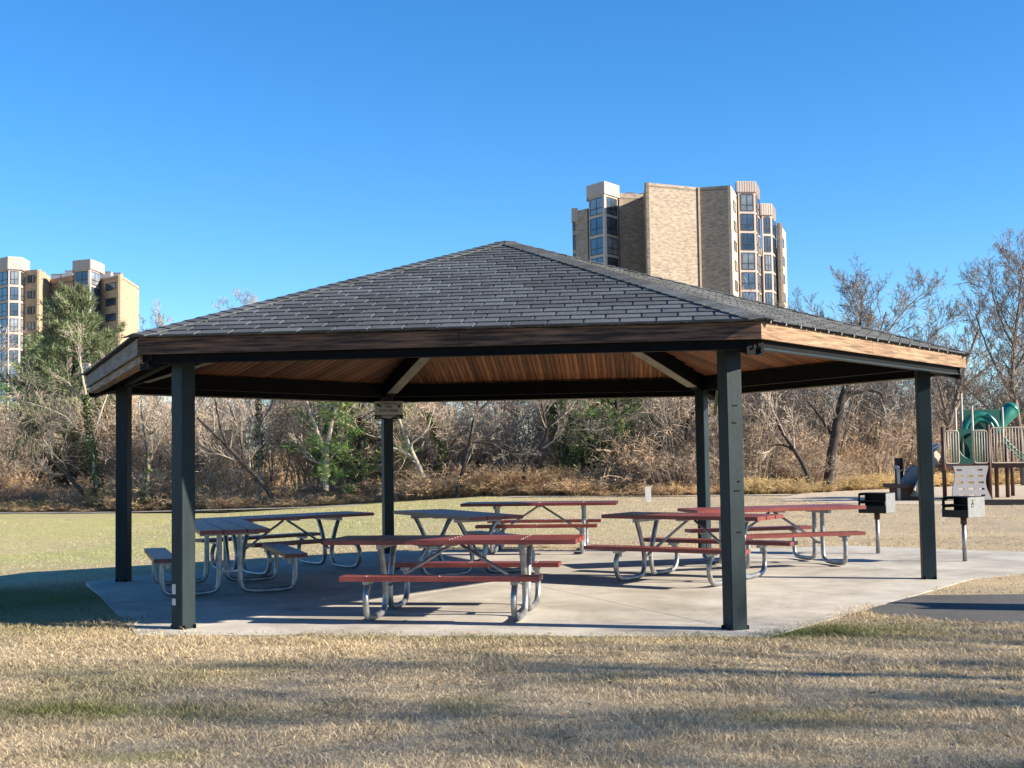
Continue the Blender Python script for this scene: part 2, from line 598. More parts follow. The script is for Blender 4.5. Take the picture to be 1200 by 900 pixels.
full = MB()
full.add(*tab_geo(-TW / 2 + .011, TW / 2 - .011, -TW / 2 + .011, TW / 2 - .011))
full_me = full.mesh('shingle', M['shingle'])
tabs = []
nrow = int(LS / EXP)
for k in range(6):
    for j in range(nrow):
        y = j * EXP - .03
        hb = RE / 2 * (1 - (y + .03) / LS) + .012
        ht = max(.0, RE / 2 * (1 - (y + .03 + EXP) / LS))
        off = ((-.43 * j) % 1.0) * TW + k * .07 + rng.uniform(-.012, .012)
        i0_ = math.floor((-hb - off) / TW) - 1
        i1_ = math.ceil((hb - off) / TW) + 1
        for i in range(i0_, i1_ + 1):
            a, b = off + i * TW + .011, off + (i + 1) * TW - .011
            ba, bb, ta, tb = max(a, -hb), min(b, hb), max(a, -ht), min(b, ht)
            if bb - ba < .03:
                continue
            if tb < ta:
                ta = tb = min(max((ta + tb) / 2, -ht), ht)
            isfull = abs((bb - ba) - (TW - .022)) < 1e-6 and abs((tb - ta) - (TW - .022)) < 1e-6
            tabs.append((k, j, y, ba, bb, ta, tb, isfull, (a + b) / 2))
fms = [face_matrix(k) for k in range(6)]
pvM = Matrix.Translation((PAV[0], PAV[1], 0)) @ Matrix.Rotation(PHI, 4, 'Z')


def tab_dist(t):
    p = pvM @ fms[t[0]] @ Vector((t[8], t[2], 0))
    return (p - Vector((0, 0, EYE))).length


front = sorted([t for t in tabs if t[0] in (0, 1)], key=lambda t: tab_dist(t) + (1.5 if t[0] == 1 else 0))
single = set(id(t) for t in front[:300])
rest = MB()
for t in tabs:
    k, j, y, ba, bb, ta, tb, isf, xm = t
    tw = rng.uniform(-.004, .004)
    Mx = fms[k] @ Matrix.Translation((xm, y, .001)) @ Matrix.Rotation(tw, 4, 'Z')
    if id(t) in single:
        if isf:
            link('shingle', full_me, roof, Mx)
        else:
            m1 = MB()
            m1.add(*tab_geo(ba - xm, bb - xm, ta - xm, tb - xm))
            m1.build('shingle', M['shingle'], roof, M=Mx)
    else:
        vv, ff = tab_geo(ba - xm, bb - xm, ta - xm, tb - xm)
        g = rng.uniform(.64, 1.36)
        rest.add([Mx @ Vector(q) for q in vv], ff, (g, g, g, 1))
tag(rest.build('shingle_field', M['shingle_a'], roof), kind='stuff')
# hip caps
cap = MB()
ca, cb = .15, math.tan(SL) * math.cos(R_(30)) * .15 * .58
cap.add([(-.15, 0, -cb), (0, 0, 0), (.15, 0, -cb), (-.15, .2, -cb - .004), (0, .2, -.004), (.15, .2, -cb - .004),
         (-.15, 0, .012 - cb), (0, 0, .014), (.15, 0, .012 - cb), (-.15, .2, .001 - cb), (0, .2, .003), (.15, .2, .001 - cb)],
        [(0, 1, 7, 6), (1, 2, 8, 7), (6, 7, 10, 9), (7, 8, 11, 10), (0, 6, 9, 3), (2, 5, 11, 8), (3, 9, 10, 4), (4, 10, 11, 5)])
cap_me = cap.mesh('hip_shingle', M['shingle'])
caps_rest = MB()
Lh = math.hypot(RE, HA - HE)
hs = math.atan((HA - HE) / RE)
for k in range(6):
    d = vdir(k)
    x = Vector((-d.y, d.x, 0))
    y = Vector((-d.x * math.cos(hs), -d.y * math.cos(hs), math.sin(hs)))
    z = x.cross(y)
    n = int(Lh / .15)
    for i in range(n):
        s_ = i * .15 - .02
        o = Vector((d.x * RE, d.y * RE, HE)) + y * s_ + z * .016
        Mx = Matrix(((x.x, y.x, z.x, o.x), (x.y, y.y, z.y, o.y), (x.z, y.z, z.z, o.z), (0, 0, 0, 1)))
        if k in (0, 1, 2):
            link('hip_shingle', cap_me, roof, Mx)
        else:
            g = rng.uniform(.7, 1.3)
            caps_rest.add([Mx @ Vector(q) for q in cap.v], cap.f, (g, g, g, 1))
caps_rest.build('hip_cap', M['shingle_a'], roof)

# fascia, eave channel, perimeter beam
for k in range(6):
    W2 = (AE - .02) * math.tan(R_(30))
    mt = M['fascia_pale'] if k == 1 else (M['fascia_grey'] if k == 5 else M['fascia'])  # one wood, light painted in: sun side pale, front dark, shaded left grey
    ft, fb = HE - .022, HE - .165
    ncut = 2
    cuts = [-W2, rng.uniform(-.5, .6), W2]
    for a, b in zip(cuts[:-1], cuts[1:]):
        mb = MB()
        ta = .04 * math.tan(R_(30))
        x0, x1 = a + .002, b - .002
        mb.add([(x0, 0, fb), (x1, 0, fb), (x1 - (ta if b == W2 else 0), .038, fb), (x0 + (ta if a == -W2 else 0), .038, fb),
                (x0, 0, ft), (x1, 0, ft), (x1 - (ta if b == W2 else 0), .038, ft), (x0 + (ta if a == -W2 else 0), .038, ft)],
               [(3, 2, 1, 0), (4, 5, 6, 7), (0, 1, 5, 4), (1, 2, 6, 5), (2, 3, 7, 6), (3, 0, 4, 7)])
        mb.build('fascia_board', mt, pv, M=edge_matrix(k, AE - .02, 0))
    # steel channel set behind the fascia, its pale lower flange has ground bounce painted in
    A2 = AE - .075
    w2 = A2 * math.tan(R_(30)) - .03
    mb = MB()
    mb.box((0, .03, HE - .145), (2 * w2, .05, .17))
    ch = mb.build('eave_channel', M['black_steel'], pv, M=edge_matrix(k, A2, 0))
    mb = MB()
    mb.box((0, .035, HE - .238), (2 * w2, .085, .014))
    mb.build('lower_flange', (M['fascia_pale'] if k == 5 else M['black_steel'] if k == 0 else M['green_steel'] if k == 1 else M['bounce_lit_flange']), ch)
    if k == 5:
        mb = MB()
        mb.box((0, -.012, HE - .205), (2 * w2, .02, .07))
        mb.build('trim_board', M['fascia_pale'], ch)
    A3 = RP * math.cos(R_(30))
    w3 = A3 * math.tan(R_(30)) - PW / 2
    zt = zap(A3) - .105
    mb = MB()
    mb.box((0, 0, zt - .11), (2 * w3, .075, .20))
    mb.build('edge_beam', M['black_steel'], pv, M=edge_matrix(k, A3, 0))
# hip rafters
for k in range(6):
    d = vdir(k)
    Mr = Matrix.Rotation(R_(-120 + 60 * k), 4, 'Z')
    mb = MB()
    wv = .075
    prof = [(.12, .10, .36), (RP - .3, .10, .34), (RP + .12, .10, .335), (RE - .13, .10, .325)]
    vs, fs = [], []
    for r, a, b in prof:
        for s_, dz in ((-wv, b), (wv, b), (wv, a), (-wv, a)):
            vs.append((r, s_, zr(r) - dz))
    for i in range(3):
        for q in range(4):
            fs.append((i * 4 + q, (i + 1) * 4 + q, (i + 1) * 4 + (q + 1) % 4, i * 4 + (q + 1) % 4))
    fs += [(0, 1, 2, 3), (15, 14, 13, 12)]
    mb.add(vs, fs)
    ra = mb.build('hip_rafter', M['black_steel'], pv, M=Mr)
    mb = MB()
    pts = [(r, zr(r) - b) for r, a, b in prof[:2]]
    mb.bar((pts[0][0], 0, pts[0][1] - .006), (pts[1][0], 0, pts[1][1] - .006), .165, .010)
    mb.build('bottom_flange', M['bounce_lit_flange'], ra)
    mb = MB()
    r = RE - .122
    mb.box((r, 0, zr(r) - .235), (.014, .17, .19))
    mb.box((r + .02, .05, zr(r) - .28), (.03, .03, .05))
    mb.build('end_plate', M['black_steel'], ra)
# centre hub
mb = MB()
mb.tube([(0, 0, HA - .50), (0, 0, HA - .14)], .17, 12)
mb.build('hub', M['black_steel'], pv)
# ceiling boards, each a board of its own
ce = MB()
ce.add([Vector((RE * .965 * vdir(k).x, RE * .965 * vdir(k).y, zr(RE * .965) - .062)) for k in range(6)] + [Vector((0, 0, HA - .062))],
       [((k + 1) % 6, k, 6) for k in range(6)])
ceil = ce.build('ceiling', M['deck'], pv)
BWD = .14
bd = MB()
bd.box((0, .5, 0), (BWD - .009, 1, .018))
bd_me = bd.mesh('ceiling_board', M['ceiling'])
for k in range(6):
    nb = int(RE / BWD)
    for i in range(nb):
        x = (i + .5 - nb / 2) * BWD
        ym = LS * (1 - (abs(x) + BWD / 2) / (RE / 2)) - .06
        if ym < .35:
            continue
        Mx = fms[k] @ Matrix.Translation((x, .13, -.083 + rng.uniform(-.0015, .0015))) @ Matrix.Diagonal((1, ym - .13, 1, 1))
        link('ceiling_board', bd_me, ceil, Mx)

# tobacco free sign on the far left post
cpos = pvM @ (vdir(4) * RP)


def flat_text(body, size, loc, m, parent, name='lettering', bold=.0):
    cu = bpy.data.curves.new(name, 'FONT')
    cu.body = body
    cu.size = size
    cu.align_x = 'CENTER'
    cu.align_y = 'CENTER'
    cu.offset = bold
    cu.extrude = .0015
    cu.resolution_u = 2
    to = bpy.data.objects.new(name, cu)
    C.objects.link(to)
    bpy.context.view_layer.update()
    dg = bpy.context.evaluated_depsgraph_get()
    me = bpy.data.meshes.new_from_object(to.evaluated_get(dg))
    me.materials.clear()
    me.materials.append(m)
    bpy.data.objects.remove(to)
    return link(name, me, parent, Matrix.Translation(loc) @ Matrix.Rotation(math.pi / 2, 4, 'X'))


sg = empty('notice_sign', (cpos.x + .04, cpos.y - .135, 2.27), R_(-1),
           'small beige tobacco free sign fixed high on the far left post', 'sign')
mb = MB()
mb.box((0, 0, .035), (.45, .012, .215))
mb.build('sign_panel', M['sign_face'], sg)
mb = MB()
mb.box((0, 0, -.107), (.45, .012, .068))
bn = mb.build('bottom_band', M['ink_dark'], sg)
mb = MB()
for x0, x1, z0 in ((-.12, .12, -.092), (-.09, .06, -.112), (-.19, -.165, -.115), (.13, .17, -.115), (-.145, -.125, -.117)):
    mb.box(((x0 + x1) / 2, -.0075, z0), (x1 - x0, .003, .014))
mb.box((0, -.0075, -.122), (.07, .003, .012))
mb.build('emblem', M['sign_face'], bn)
for txt, zz, sz, cc in (('TOBACCO', .107, .052, 'ink_dark'), ('FREE', .056, .052, 'ink_red'), ('PLAY ZONE', -.008, .055, 'ink_dark')):
    flat_text(txt, sz, (0, -.008, zz), M[cc], sg, bold=.001)
mb = MB()
mb.tube([(-.17, -.006, .088), (-.17, -.010, .088)], .026, 10)
mb.tube([(-.135, -.006, .07), (-.135, -.010, .07)], .022, 10)
mb.tube([(.165, -.006, .06), (.165, -.010, .06)], .024, 10)
mb.box((.14, -.008, .095), (.05, .004, .012))
mb.box((.185, -.008, .09), (.012, .004, .05))
mb.build('emblem', M['ink_green'], sg)

# ------------------------------------------------------------------ picnic tables
def make_table(name, top_len, bench_len, fx, tz, bz, vleg):
    root = empty(name, (0, 0, 0))
    pm = MB()
    pm.box((0, 0, 0), (top_len, .244, .045))
    me = pm.mesh('top_plank', M['red'])
    for i, y in enumerate((-.254, 0, .254)):
        link('top_plank', me, root, Matrix.Translation((.006 * (i - 1), y, tz - .0225)))
    sm = MB()
    sm.box((0, 0, 0), (bench_len, .25, .045))
    me = sm.mesh('seat_plank', M['red'])
    for s_ in (-1, 1):
        link('seat_plank', me, root, Matrix.Translation((0, s_ * .72, bz - .0225)))
    for x in (-fx, fx):
        mb = MB()
        mb.box((x, 0, tz - .07), (.05, .66, .044))
        mb.build('cross_bar', M['galv'], root)
        for s_ in (-1, 1):
            if vleg:
                pl = [(x, s_ * .28, tz - .06), (x, s_ * .17, .52), (x, s_ * .07, .24), (x, s_ * .12, .06), (x, s_ * .24, .034),
                      (x, s_ * .60, .034), (x, s_ * .76, .06), (x, s_ * .82, .24), (x, s_ * .74, .36), (x, s_ * .70, bz - .06)]
            else:
                pl = [(x, s_ * .115, tz - .06), (x, s_ * .115, .5), (x, s_ * .115, .22), (x, s_ * .13, .06), (x, s_ * .28, .034),
                      (x, s_ * .56, .034), (x, s_ * .73, .05), (x, s_ * .745, .24), (x, s_ * .735, bz - .06)]
            mb = MB()
            mb.tube(chaikin(pl, 3), .030, 10)
            mb.build('leg', M['galv'], root, True)
            mb = MB()
            mb.box((x, s_ * .715, bz - .062), (.05, .22, .034))
            mb.prism([(x - .004, s_ * .66), (x + .004, s_ * .66), (x + .004, s_ * .74), (x - .004, s_ * .74)], bz - .13, bz - .08)
            mb.build('seat_bracket', M['galv'], root)
        mb = MB()
        mb.tube([(x * .06, .02 * (1 if x > 0 else -1), tz - .07), (x * .985, .0, .29)], .017, 8)
        mb.build('brace', M['galv'], root, True)
        mb = MB()
        mb.bar((x, -.115, .275), (x, .115, .275), .03, .03)
        mb.build('tie_bar', M['galv'], root)
    mb = MB()
    for x in (-fx, 0, fx):
        for y in (-.254, 0, .254):
            for q in (-.06, .06):
                mb.tube([(x, y + q, tz - .002), (x, y + q, tz + .005)], .011, 6)
        for y in (-.72, .72):
            for q in (-.06, .06):
                mb.tube([(x, y + q, bz - .002), (x, y + q, bz + .005)], .011, 6)
    tag(mb.build('bolt_heads', M['galv'], root), kind='stuff')
    mb = MB()
    mb.box((0, 0, tz - .055), (.10, .62, .02))
    mb.build('centre_cleat', M['galv'], root)
    return root


tA = make_table('picnic_table', 2.44, 1.86, .69, .775, .46, True)
tB = make_table('picnic_table', 2.44, 1.86, .69, .775, .46, False)
tS = make_table('picnic_table', 2.05, 2.03, .60, .785, .435, True)
tabs_ = [
    (tA, (-.57, 12.43), -9.0, .955, 'red picnic table nearest the camera at the front of the slab'),
    (tB, (-3.46, 15.10), -70.7, .985, 'picnic table seen end on beside the front left post, leg pipes upright'),
    (tA, (-3.15, 17.5), 40.2, .965, 'long shaded picnic table slanting behind the end-on table at left'),
    (tA, (-.79, 16.96), -62.0, 1.0, 'shaded picnic table half hidden behind the nearest red table'),
    (tB, (.42, 20.19), -6.3, 1.0, 'farthest picnic table, half in sun, at the back middle of the slab'),
    (tS, (2.14, 15.38), -33.9, 1.0, 'sunlit red picnic table partly behind the front right post, legs splayed'),
    (tB, (3.5, 17.28), 14.0, 1.0, 'sunlit pinkish red picnic table at the back right near the grills'),
]
used = set()
for src, (x, y), a, zs, lb in tabs_:
    t = src if src.name not in used else copy_tree(src)
    used.add(src.name)
    t.location = (x, y, .001)
    t.rotation_euler = (0, 0, R_(a))
    t.scale = (1, 1, zs)
    tag(t, lb, 'picnic table', 'picnic tables under the pavilion')

# ------------------------------------------------------------------ grills
def grill(x, y, rz, label, hb, emblem):
    g = empty('park_grill', (x, y, 0), rz, label, 'grill', 'park grills beside the slab')
    mb = MB()
    mb.tube([(0, 0, 0), (0, 0, .54)], .030, 12)
    mb.build('pedestal', M['galv'], g, True)
    mb = MB()
    mb.tube([(0, 0, .50), (0, 0, .60)], .042, 12)
    mb.build('collar', M['rust'], g, True)
    W_, D_, Z0, Z1 = .42, .34, .60, .60 + hb
    mb = MB()
    mb.box((0, 0, Z0), (W_, D_, .008))
    mb.box((0, -D_ / 2 + .004, Z0 + .035), (W_ - .02, .006, .06))
    mb.build('firebox_floor', M['grill_black'], g)
    mb = MB()
    mb.box((W_ / 2, 0, (Z0 + Z1) / 2), (.008, D_ + .01, hb))
    mb.build('side_panel', M['grill_sunlit'], g)  # side towards the sun in lighter grey, sunlight put into the colour
    mb = MB()      # left side with two open slots
    x0 = -W_ / 2
    mb.box((x0, 0, Z0 + hb * .12), (.008, D_, hb * .24))
    mb.box((x0, 0, Z1 - hb * .06), (.008, D_, hb * .12))
    mb.box((x0, -D_ * .42, (Z0 + Z1) / 2), (.0075, D_ * .16, hb * .9))
    mb.box((x0, D_ * .36, (Z0 + Z1) / 2), (.0075, D_ * .28, hb * .9))
    mb.box((x0, 0, Z0 + hb * .52), (.0072, D_ * .7, hb * .12))
    mb.build('side_panel', M['grill_black'], g)
    mb = MB()      # back, pierced
    yb = D_ / 2
    mb.box((-W_ * .17, yb, (Z0 + Z1) / 2), (W_ * .64, .008, hb - .003))
    mb.box((W_ * .42, yb, (Z0 + Z1) / 2), (W_ * .15, .008, hb - .003))
    mb.box((W_ * .25, yb, Z0 + hb * .16), (W_ * .2, .0076, hb * .32))
    mb.box((W_ * .25, yb, Z1 - hb * .18), (W_ * .2, .0076, hb * .36))
    mb.build('back_panel', M['grill_black'], g)
    mb = MB()      # cooking grate
    zgm = Z0 + hb * .62
    for i in range(9):
        xx = -W_ / 2 + .03 + i * (W_ - .06) / 8
        mb.tube([(xx, -D_ / 2 + .01, zgm), (xx, D_ / 2 - .01, zgm)], .005, 5)
    mb.tube([(-W_ / 2 - .02, -D_ / 2 + .01, zgm), (W_ / 2, -D_ / 2 + .01, zgm)], .008, 6)
    mb.build('grate', M['grill_black'], g)
    mb = MB()
    mb.box((0, -D_ / 2 - .006, Z1 - hb * .82), (W_, .012, hb * .36))
    mb.build('front_lip', M['grill_black'], g)
    mb = MB()
    mb.box((0, .02, Z1 + .004), (W_ + .006, D_ * .9, .006))
    mb.build('top_plate', M['grill_black'], g)
    if emblem:     # stamped access symbol
        e = MB()
        xw = W_ / 2 + .0055
        yy, zz = -.08, Z0 + hb * .66
        e.tube([(xw - .001, yy, zz + .05), (xw + .003, yy, zz + .05)], .011, 8)
        ring = [(xw, yy + .028 * math.cos(a), zz - .012 + .028 * math.sin(a)) for a in np.linspace(.6, 5.6, 10)]
        e.tube(ring, .0045, 5)
        e.bar((xw, yy, zz + .035), (xw, yy, zz), .006, .008, (0, 1, 0))
        e.bar((xw, yy, zz), (xw, yy + .03, zz - .002), .006, .008)
        e.build('access_symbol', M['ink_dark'], g)
    return g


grill(5.38, 18.85, R_(-38), 'small black park grill on a post left of the right corner post', .285, False)
grill(6.13, 17.35, R_(-57), 'park grill with sunlit grey side panel and access symbol, farthest right', .27, True)

# ------------------------------------------------------------------ small post at the edge of the woods
mp_ = empty('marker_post', (across(755, 39.5), 39.5, zg(4, 39)), 0, 'short white marker post at the edge of the thicket', 'post')
mb = MB()
mb.box((0, 0, .24), (.18, .10, .48))
mb.build('stake', M['white'], mp_)
mb = MB()
mb.box((0, 0, .50), (.184, .104, .04))
mb.build('cap', M['fascia_pale'], mp_)

# ------------------------------------------------------------------ playground
PD = 37.0
K = PD / 1484


def pz(y):
    return (588 - y) * K


px0 = across(1128, PD)
pg = empty('play_structure', (px0, PD, 0), 0, 'brown and green playground climbing structure with tube slide at the right edge', 'playground')


def lx(px, dy=0.0):
    return across(px, PD + dy) - px0


def ppost(px, y0, y1, mt, dy=0.0, r=.06, name='post'):
    mb = MB()
    mb.tube([(lx(px, dy), dy, pz(y0)), (lx(px, dy), dy, pz(y1))], r, 10)
    return mb.build(name, mt, pg, True)


for px, y0, y1, dy in ((1101.5, 590, 502, 0), (1154.5, 590, 500, 0), (1162.5, 590, 503, 1.5), (1175, 590, 520, 1.5), (1181, 590, 520, 2.6), (1101.5, 590, 505, 1.6), (1206, 590, 500, 0), (1225, 590, 500, 1.5)):
    ppost(px, y0, y1, M['play_brown'], dy)
for px, y0, y1, dy in ((1117, 545, 480, 0), (1136.5, 545, 478, 0), (1124.5, 548, 460, 1.7), (1172, 548, 478, 1.5)):
    ppost(px, y0, y1, M['play_tan'], dy, .035)
# deck
mb = MB()
mb.box((lx(1128), .85, pz(548)), (1.36, 1.75, .10))
mb.box((lx(1190), .85, pz(548.5)), (1.7, 1.6, .12))
mb.build('deck', M['play_brown'], pg)


def rail(xa, xb, y0, y1, dy, n):
    mb = MB()
    a, b = lx(xa), lx(xb)
    r = .022
    c_ = .06
    z0, z1 = pz(y0), pz(y1)
    mb.tube([(a, dy, z1 + c_), (a, dy, z0 - c_), (a + c_ * .3, dy, z0 - c_ * .3), (a + c_, dy, z0), (b - c_, dy, z0), (b - c_ * .3, dy, z0 - c_ * .3), (b, dy, z0 - c_),
             (b, dy, z1 + c_), (b - c_ * .3, dy, z1 + c_ * .3), (b - c_, dy, z1), (a + c_, dy, z1), (a + c_ * .3, dy, z1 + c_ * .3), (a, dy, z1 + c_)], r, 6)
    f = mb.build('guard_rail', M['play_tan'], pg, True)
    for i in range(n):
        x = a + (b - a) * (i + 1) / (n + 1)
        m2 = MB()
        m2.tube([(x, dy, pz(y1) ), (x, dy, pz(y0))], .016, 6)
        m2.build('bar', M['play_tan'], f, True)


rail(1103.5, 1119, 507, 545, -.03, 4)
rail(1137, 1152.5, 507, 545, -.03, 4)
rail(1157, 1204, 504, 545, -.03, 12)
rail(1206, 1250, 504, 545, -.03, 11)
# green panels: back wall with an arch, front wall with the tube mouth
mb = MB()
hx, hz, hr = lx(1134.5, 1.55), pz(525), .40
N = 24
ring = [(hx + hr * math.cos(2 * math.pi * i / N), hz + hr * math.sin(2 * math.pi * i / N)) for i in range(N)]
xa, xb, za, zb = lx(1112, 1.55), lx(1153, 1.55), pz(548), pz(504)


def to_edge(i):
    c, s_ = math.cos(2 * math.pi * i / N), math.sin(2 * math.pi * i / N)
    t = min(((xb - hx) if c > 0 else (xa - hx)) / c if abs(c) > 1e-6 else 9, ((zb - hz) if s_ > 0 else (za - hz)) / s_ if abs(s_) > 1e-6 else 9)
    return (hx + c * t, hz + s_ * t)


edge = [to_edge(i) for i in range(N)]
vs = []
for yy in (1.55, 1.61):
    vs += [(p[0], yy, p[1]) for p in ring] + [(p[0], yy, p[1]) for p in edge]
fs = []
for i in range(N):
    j = (i + 1) % N
    fs += [(i, j, N + j, N + i), (2 * N + i, 3 * N + i, 3 * N + j, 2 * N + j), (i, 2 * N + i, 2 * N + j, j), (N + i, N + j, 3 * N + j, 3 * N + i)]
mb.add(vs, fs)
for (cx_, cz_) in ((xa, za), (xb, za), (xa, zb), (xb, zb)):
    pass
mb.build('tube_panel', M['play_green'], pg)
mb = MB()
mb.box((lx(1145.5, 1.9), 1.9, pz(493)), ((1168 - 1122) * K * 1.05, .05, 26 * K))
mb.box((lx(1123.2, 1.84), 1.84, pz(493.5)), (.04, .05, 27 * K))
mb.build('back_panel', M['play_green'], pg)
# crawl tube: rings receding behind the panel, and the arched collar
for i in range(7):
    mb = MB()
    hxi = lx(1134.5, 1.68 + i * .16)
    a_ = [(hxi + (hr + .03) * math.cos(2 * math.pi * j / 20), 1.68 + i * .16, hz + (hr + .03) * math.sin(2 * math.pi * j / 20)) for j in range(21)]
    mb.tube(a_, .05, 6)
    mb.build('tube_ring', M['play_teal'] if i % 2 else M['play_green'], pg, True)
mb = MB()
hxi = lx(1134.5, 2.85)
mb.tube([(hxi, 2.8, hz), (hxi, 2.9, hz)], hr + .08, 20)
mb.build('tube_end', M['play_green'], pg)
mb = MB()
cxx, czz = lx(1146, 1.7), pz(508)
for rr, tk in ((.50, .10), (.36, .09)):
    a_ = [(cxx + rr * math.cos(t), 1.70 - (.5 - rr) * .1, czz + rr * 1.05 * math.sin(t)) for t in np.linspace(-.15, math.pi + .15, 18)]
    mb.tube(a_, tk, 8)
mb.build('arch_collar', M['play_teal'], pg, True)
# enclosed slide that climbs out to the upper right
mb = MB()
sp = chaikin([(lx(1164, 2.1), 2.1, pz(506)), (lx(1169, 2.15), 2.15, pz(497)), (lx(1175, 2.2), 2.2, pz(489)), (lx(1181, 2.3), 2.3, pz(482))], 2)
mb.tube(sp, list(np.linspace(.17, .27, len(sp))), 14, cap=False)
e_ = sp[-1]
d_ = (sp[-1] - sp[-2]).normalized()
mb.tube([e_ + d_ * (.27 * math.sin(a)) for a in np.linspace(0, 1.5, 6)], [.27 * math.cos(a) for a in np.linspace(0, 1.5, 6)], 14)
mb.build('tube_slide', M['play_teal'], pg, True)
# green chain climber on the right
mb = MB()
for off in (0, .17):
    a_ = [(lx(1181) + t * .75, .55, pz(514) - t * .62 - off - .1 * math.sin(t * math.pi)) for t in np.linspace(0, 1, 9)]
    mb.tube(a_, .022, 6)
for t in np.linspace(.05, .95, 9):
    x, z = lx(1181) + t * .75, pz(514) - t * .62 - .1 * math.sin(t * math.pi)
    mb.tube([(x, .55, z), (x, .55, z - .17)], .022, 6)
mb.build('chain_climber', M['play_teal'], pg)
# grey climbing wall with wavy edges, slots cut through
cols_ = [1113.0, 1119.5, 1126.0, 1131.5, 1137.5, 1144.0]
cw = MB()
rows = [548, 551.5, 553.7, 558.5, 560.7, 566, 568.2, 573.5, 575.7, 581, 583.0, 588]
zs_ = [pz(r) for r in rows]


def wav(z):
    return .07 * math.sin(z * 5.2 + .6)


xsn = [1108.5] + [1113.5, 1119.5, 1125, 1132, 1137.5, 1143.5] + [1148.5]
for r in range(len(rows) - 1):
    for c_ in range(len(xsn) - 1):
        slot_row = r % 2 == 1
        if slot_row and c_ in (1, 3, 5) and not (c_ == 3 and r == 1):
            continue
        q = []
        for zz in (zs_[r], zs_[r + 1]):
            for cc in (xsn[c_], xsn[c_ + 1]):
                x = lx(cc)
                if cc == xsn[0]:
                    x -= wav(zz)
                if cc == xsn[-1]:
                    x += wav(zz + .3)
                q.append((x, -.16 - (pz(548) - zz) * .22, zz))
        a, b, c2, d2 = q[0], q[1], q[3], q[2]
        bk = [(p[0], p[1] + .05, p[2]) for p in (a, b, c2, d2)]
        cw.add([a, b, c2, d2] + bk, [(0, 1, 2, 3), (7, 6, 5, 4), (0, 4, 5, 1), (1, 5, 6, 2), (2, 6, 7, 3), (3, 7, 4, 0)])
cw.build('climbing_wall', M['play_grey'], pg)
mb = MB()
mb.add([(lx(1149), .05, pz(552)), (lx(1154), .05, pz(552)), (lx(1154), .05, pz(584)), (lx(1145), .05, pz(584)),
        (lx(1149), .10, pz(552)), (lx(1154), .10, pz(552)), (lx(1154), .10, pz(584)), (lx(1145), .10, pz(584))],
       [(3, 2, 1, 0), (4, 5, 6, 7), (0, 1, 5, 4), (1, 2, 6, 5), (2, 3, 7, 6), (3, 0, 4, 7)])
mb.build('side_panel', M['play_brown'], pg)
# open slide on the left, running down behind the corner post
mb = MB()
p0, p1 = Vector((lx(1101), .8, pz(536))), Vector((lx(1070), .4, pz(583)))
mb.bar(p0, p1, .5, .05)
mb.bar(p0 + Vector((0, -.27, .12)), p1 + Vector((0, -.27, .12)), .05, .28)
mb.bar(p0 + Vector((0, .27, .12)), p1 + Vector((0, .27, .12)), .05, .28)
sd = mb.build('slide', M['play_tan'], pg)
mb = MB()
mb.tube([p0 + Vector((.05, -.3, .30)), p0 + Vector((-.35, -.3, .05))], .09, 8)
mb.box((lx(1096), .8, pz(527)), (.3, .5, .35))
mb.build('slide_hood', M['play_blue'], pg)
# low climbing rock deck further left
lw = empty('toddler_climber', (across(1060, 37.5), 37.5, 0), 0, 'low playground platform with grey climbing rock and tan posts behind the corner post', 'playground')
k2 = 37.5 / 1484
mb = MB()
mb.box((.0, .4, .43), (1.0, 1.1, .12))
mb.box((.0, .4, .2), (.7, .8, .36))
mb.build('deck', M['play_brown'], lw)
for x, y0, y1 in ((-.33, 0, .98), (.37, 0, 1.2)):
    mb = MB()
    mb.tube(chaikin([(x, -.1, y0), (x, -.1, y1 - .1), (x + .02, .0, y1), (x + .02, .35, y1)], 2), .05, 8)
    mb.build('post', M['play_tan'], lw, True)
mb = MB()
rr = random.Random(8)
rk = [(-.15, .45), (-.13, .62), (-.02, .78), (.1, .95), (.22, 1.0), (.33, .92), (.38, .45)]
vs = [(x, .05, z) for x, z in rk] + [(x + rr.uniform(-.04, .04), .22, z + .05) for x, z in rk] + [(x * .9 + .03, .5, z - .03) for x, z in rk]
n7 = len(rk)
fs = [tuple(range(n7))[::-1], tuple(range(2 * n7, 3 * n7))]
for a in range(2):
    for i in range(n7):
        j = (i + 1) % n7
        fs.append((a * n7 + i, a * n7 + j, (a + 1) * n7 + j, (a + 1) * n7 + i))
mb.add(vs, fs)
mb.build('climbing_rock', M['rock_grey'], lw)
mb = MB()
mb.tube([(-.1, .6, .5), (-.1, .6, 1.25)], .13, 8)
mb.build('panel', M['grill_black'], lw)
# timbers that edge the mulch
for i, (a, b) in enumerate((((15.3, 34.9), (18.6, 34.0)), ((18.75, 33.95), (22, 33.1)), ((12.2, 33.9), (15.2, 33.2)), ((15.3, 33.15), (18.4, 32.3)), ((18.5, 32.25), (22, 31.6)))):
    mb = MB()
    mb.bar((a[0], a[1], .06), (b[0], b[1], .06), .2, .16)
    o = mb.build('edging_timber', M['timber'])
    tag(o, 'dark timber edging the playground mulch', 'timber', 'timbers around the playground')

# ------------------------------------------------------------------ apartment towers
def bpt(px, d):
    return Vector((across(px, d), d))


M['glass_pale'] = mat('glass_pale', (.30, .34, .38), .10, var=.5, scale=.35, rand=.4, spec=.9)
WRNG = random.Random(21)


def wall(parent, a, b, z0, z1, mt, th=.4, name='wall'):
    """a straight stretch of wall, outer face from a to b (left to right seen from outside)"""
    t = (b - a).normalized()
    nrm = Vector((t.y, -t.x))
    poly = [a, b, b - nrm * th, a - nrm * th]
    mb = MB()
    mb.prism([tuple(p) for p in poly], z0, z1)
    return mb.build(name, mt, parent)


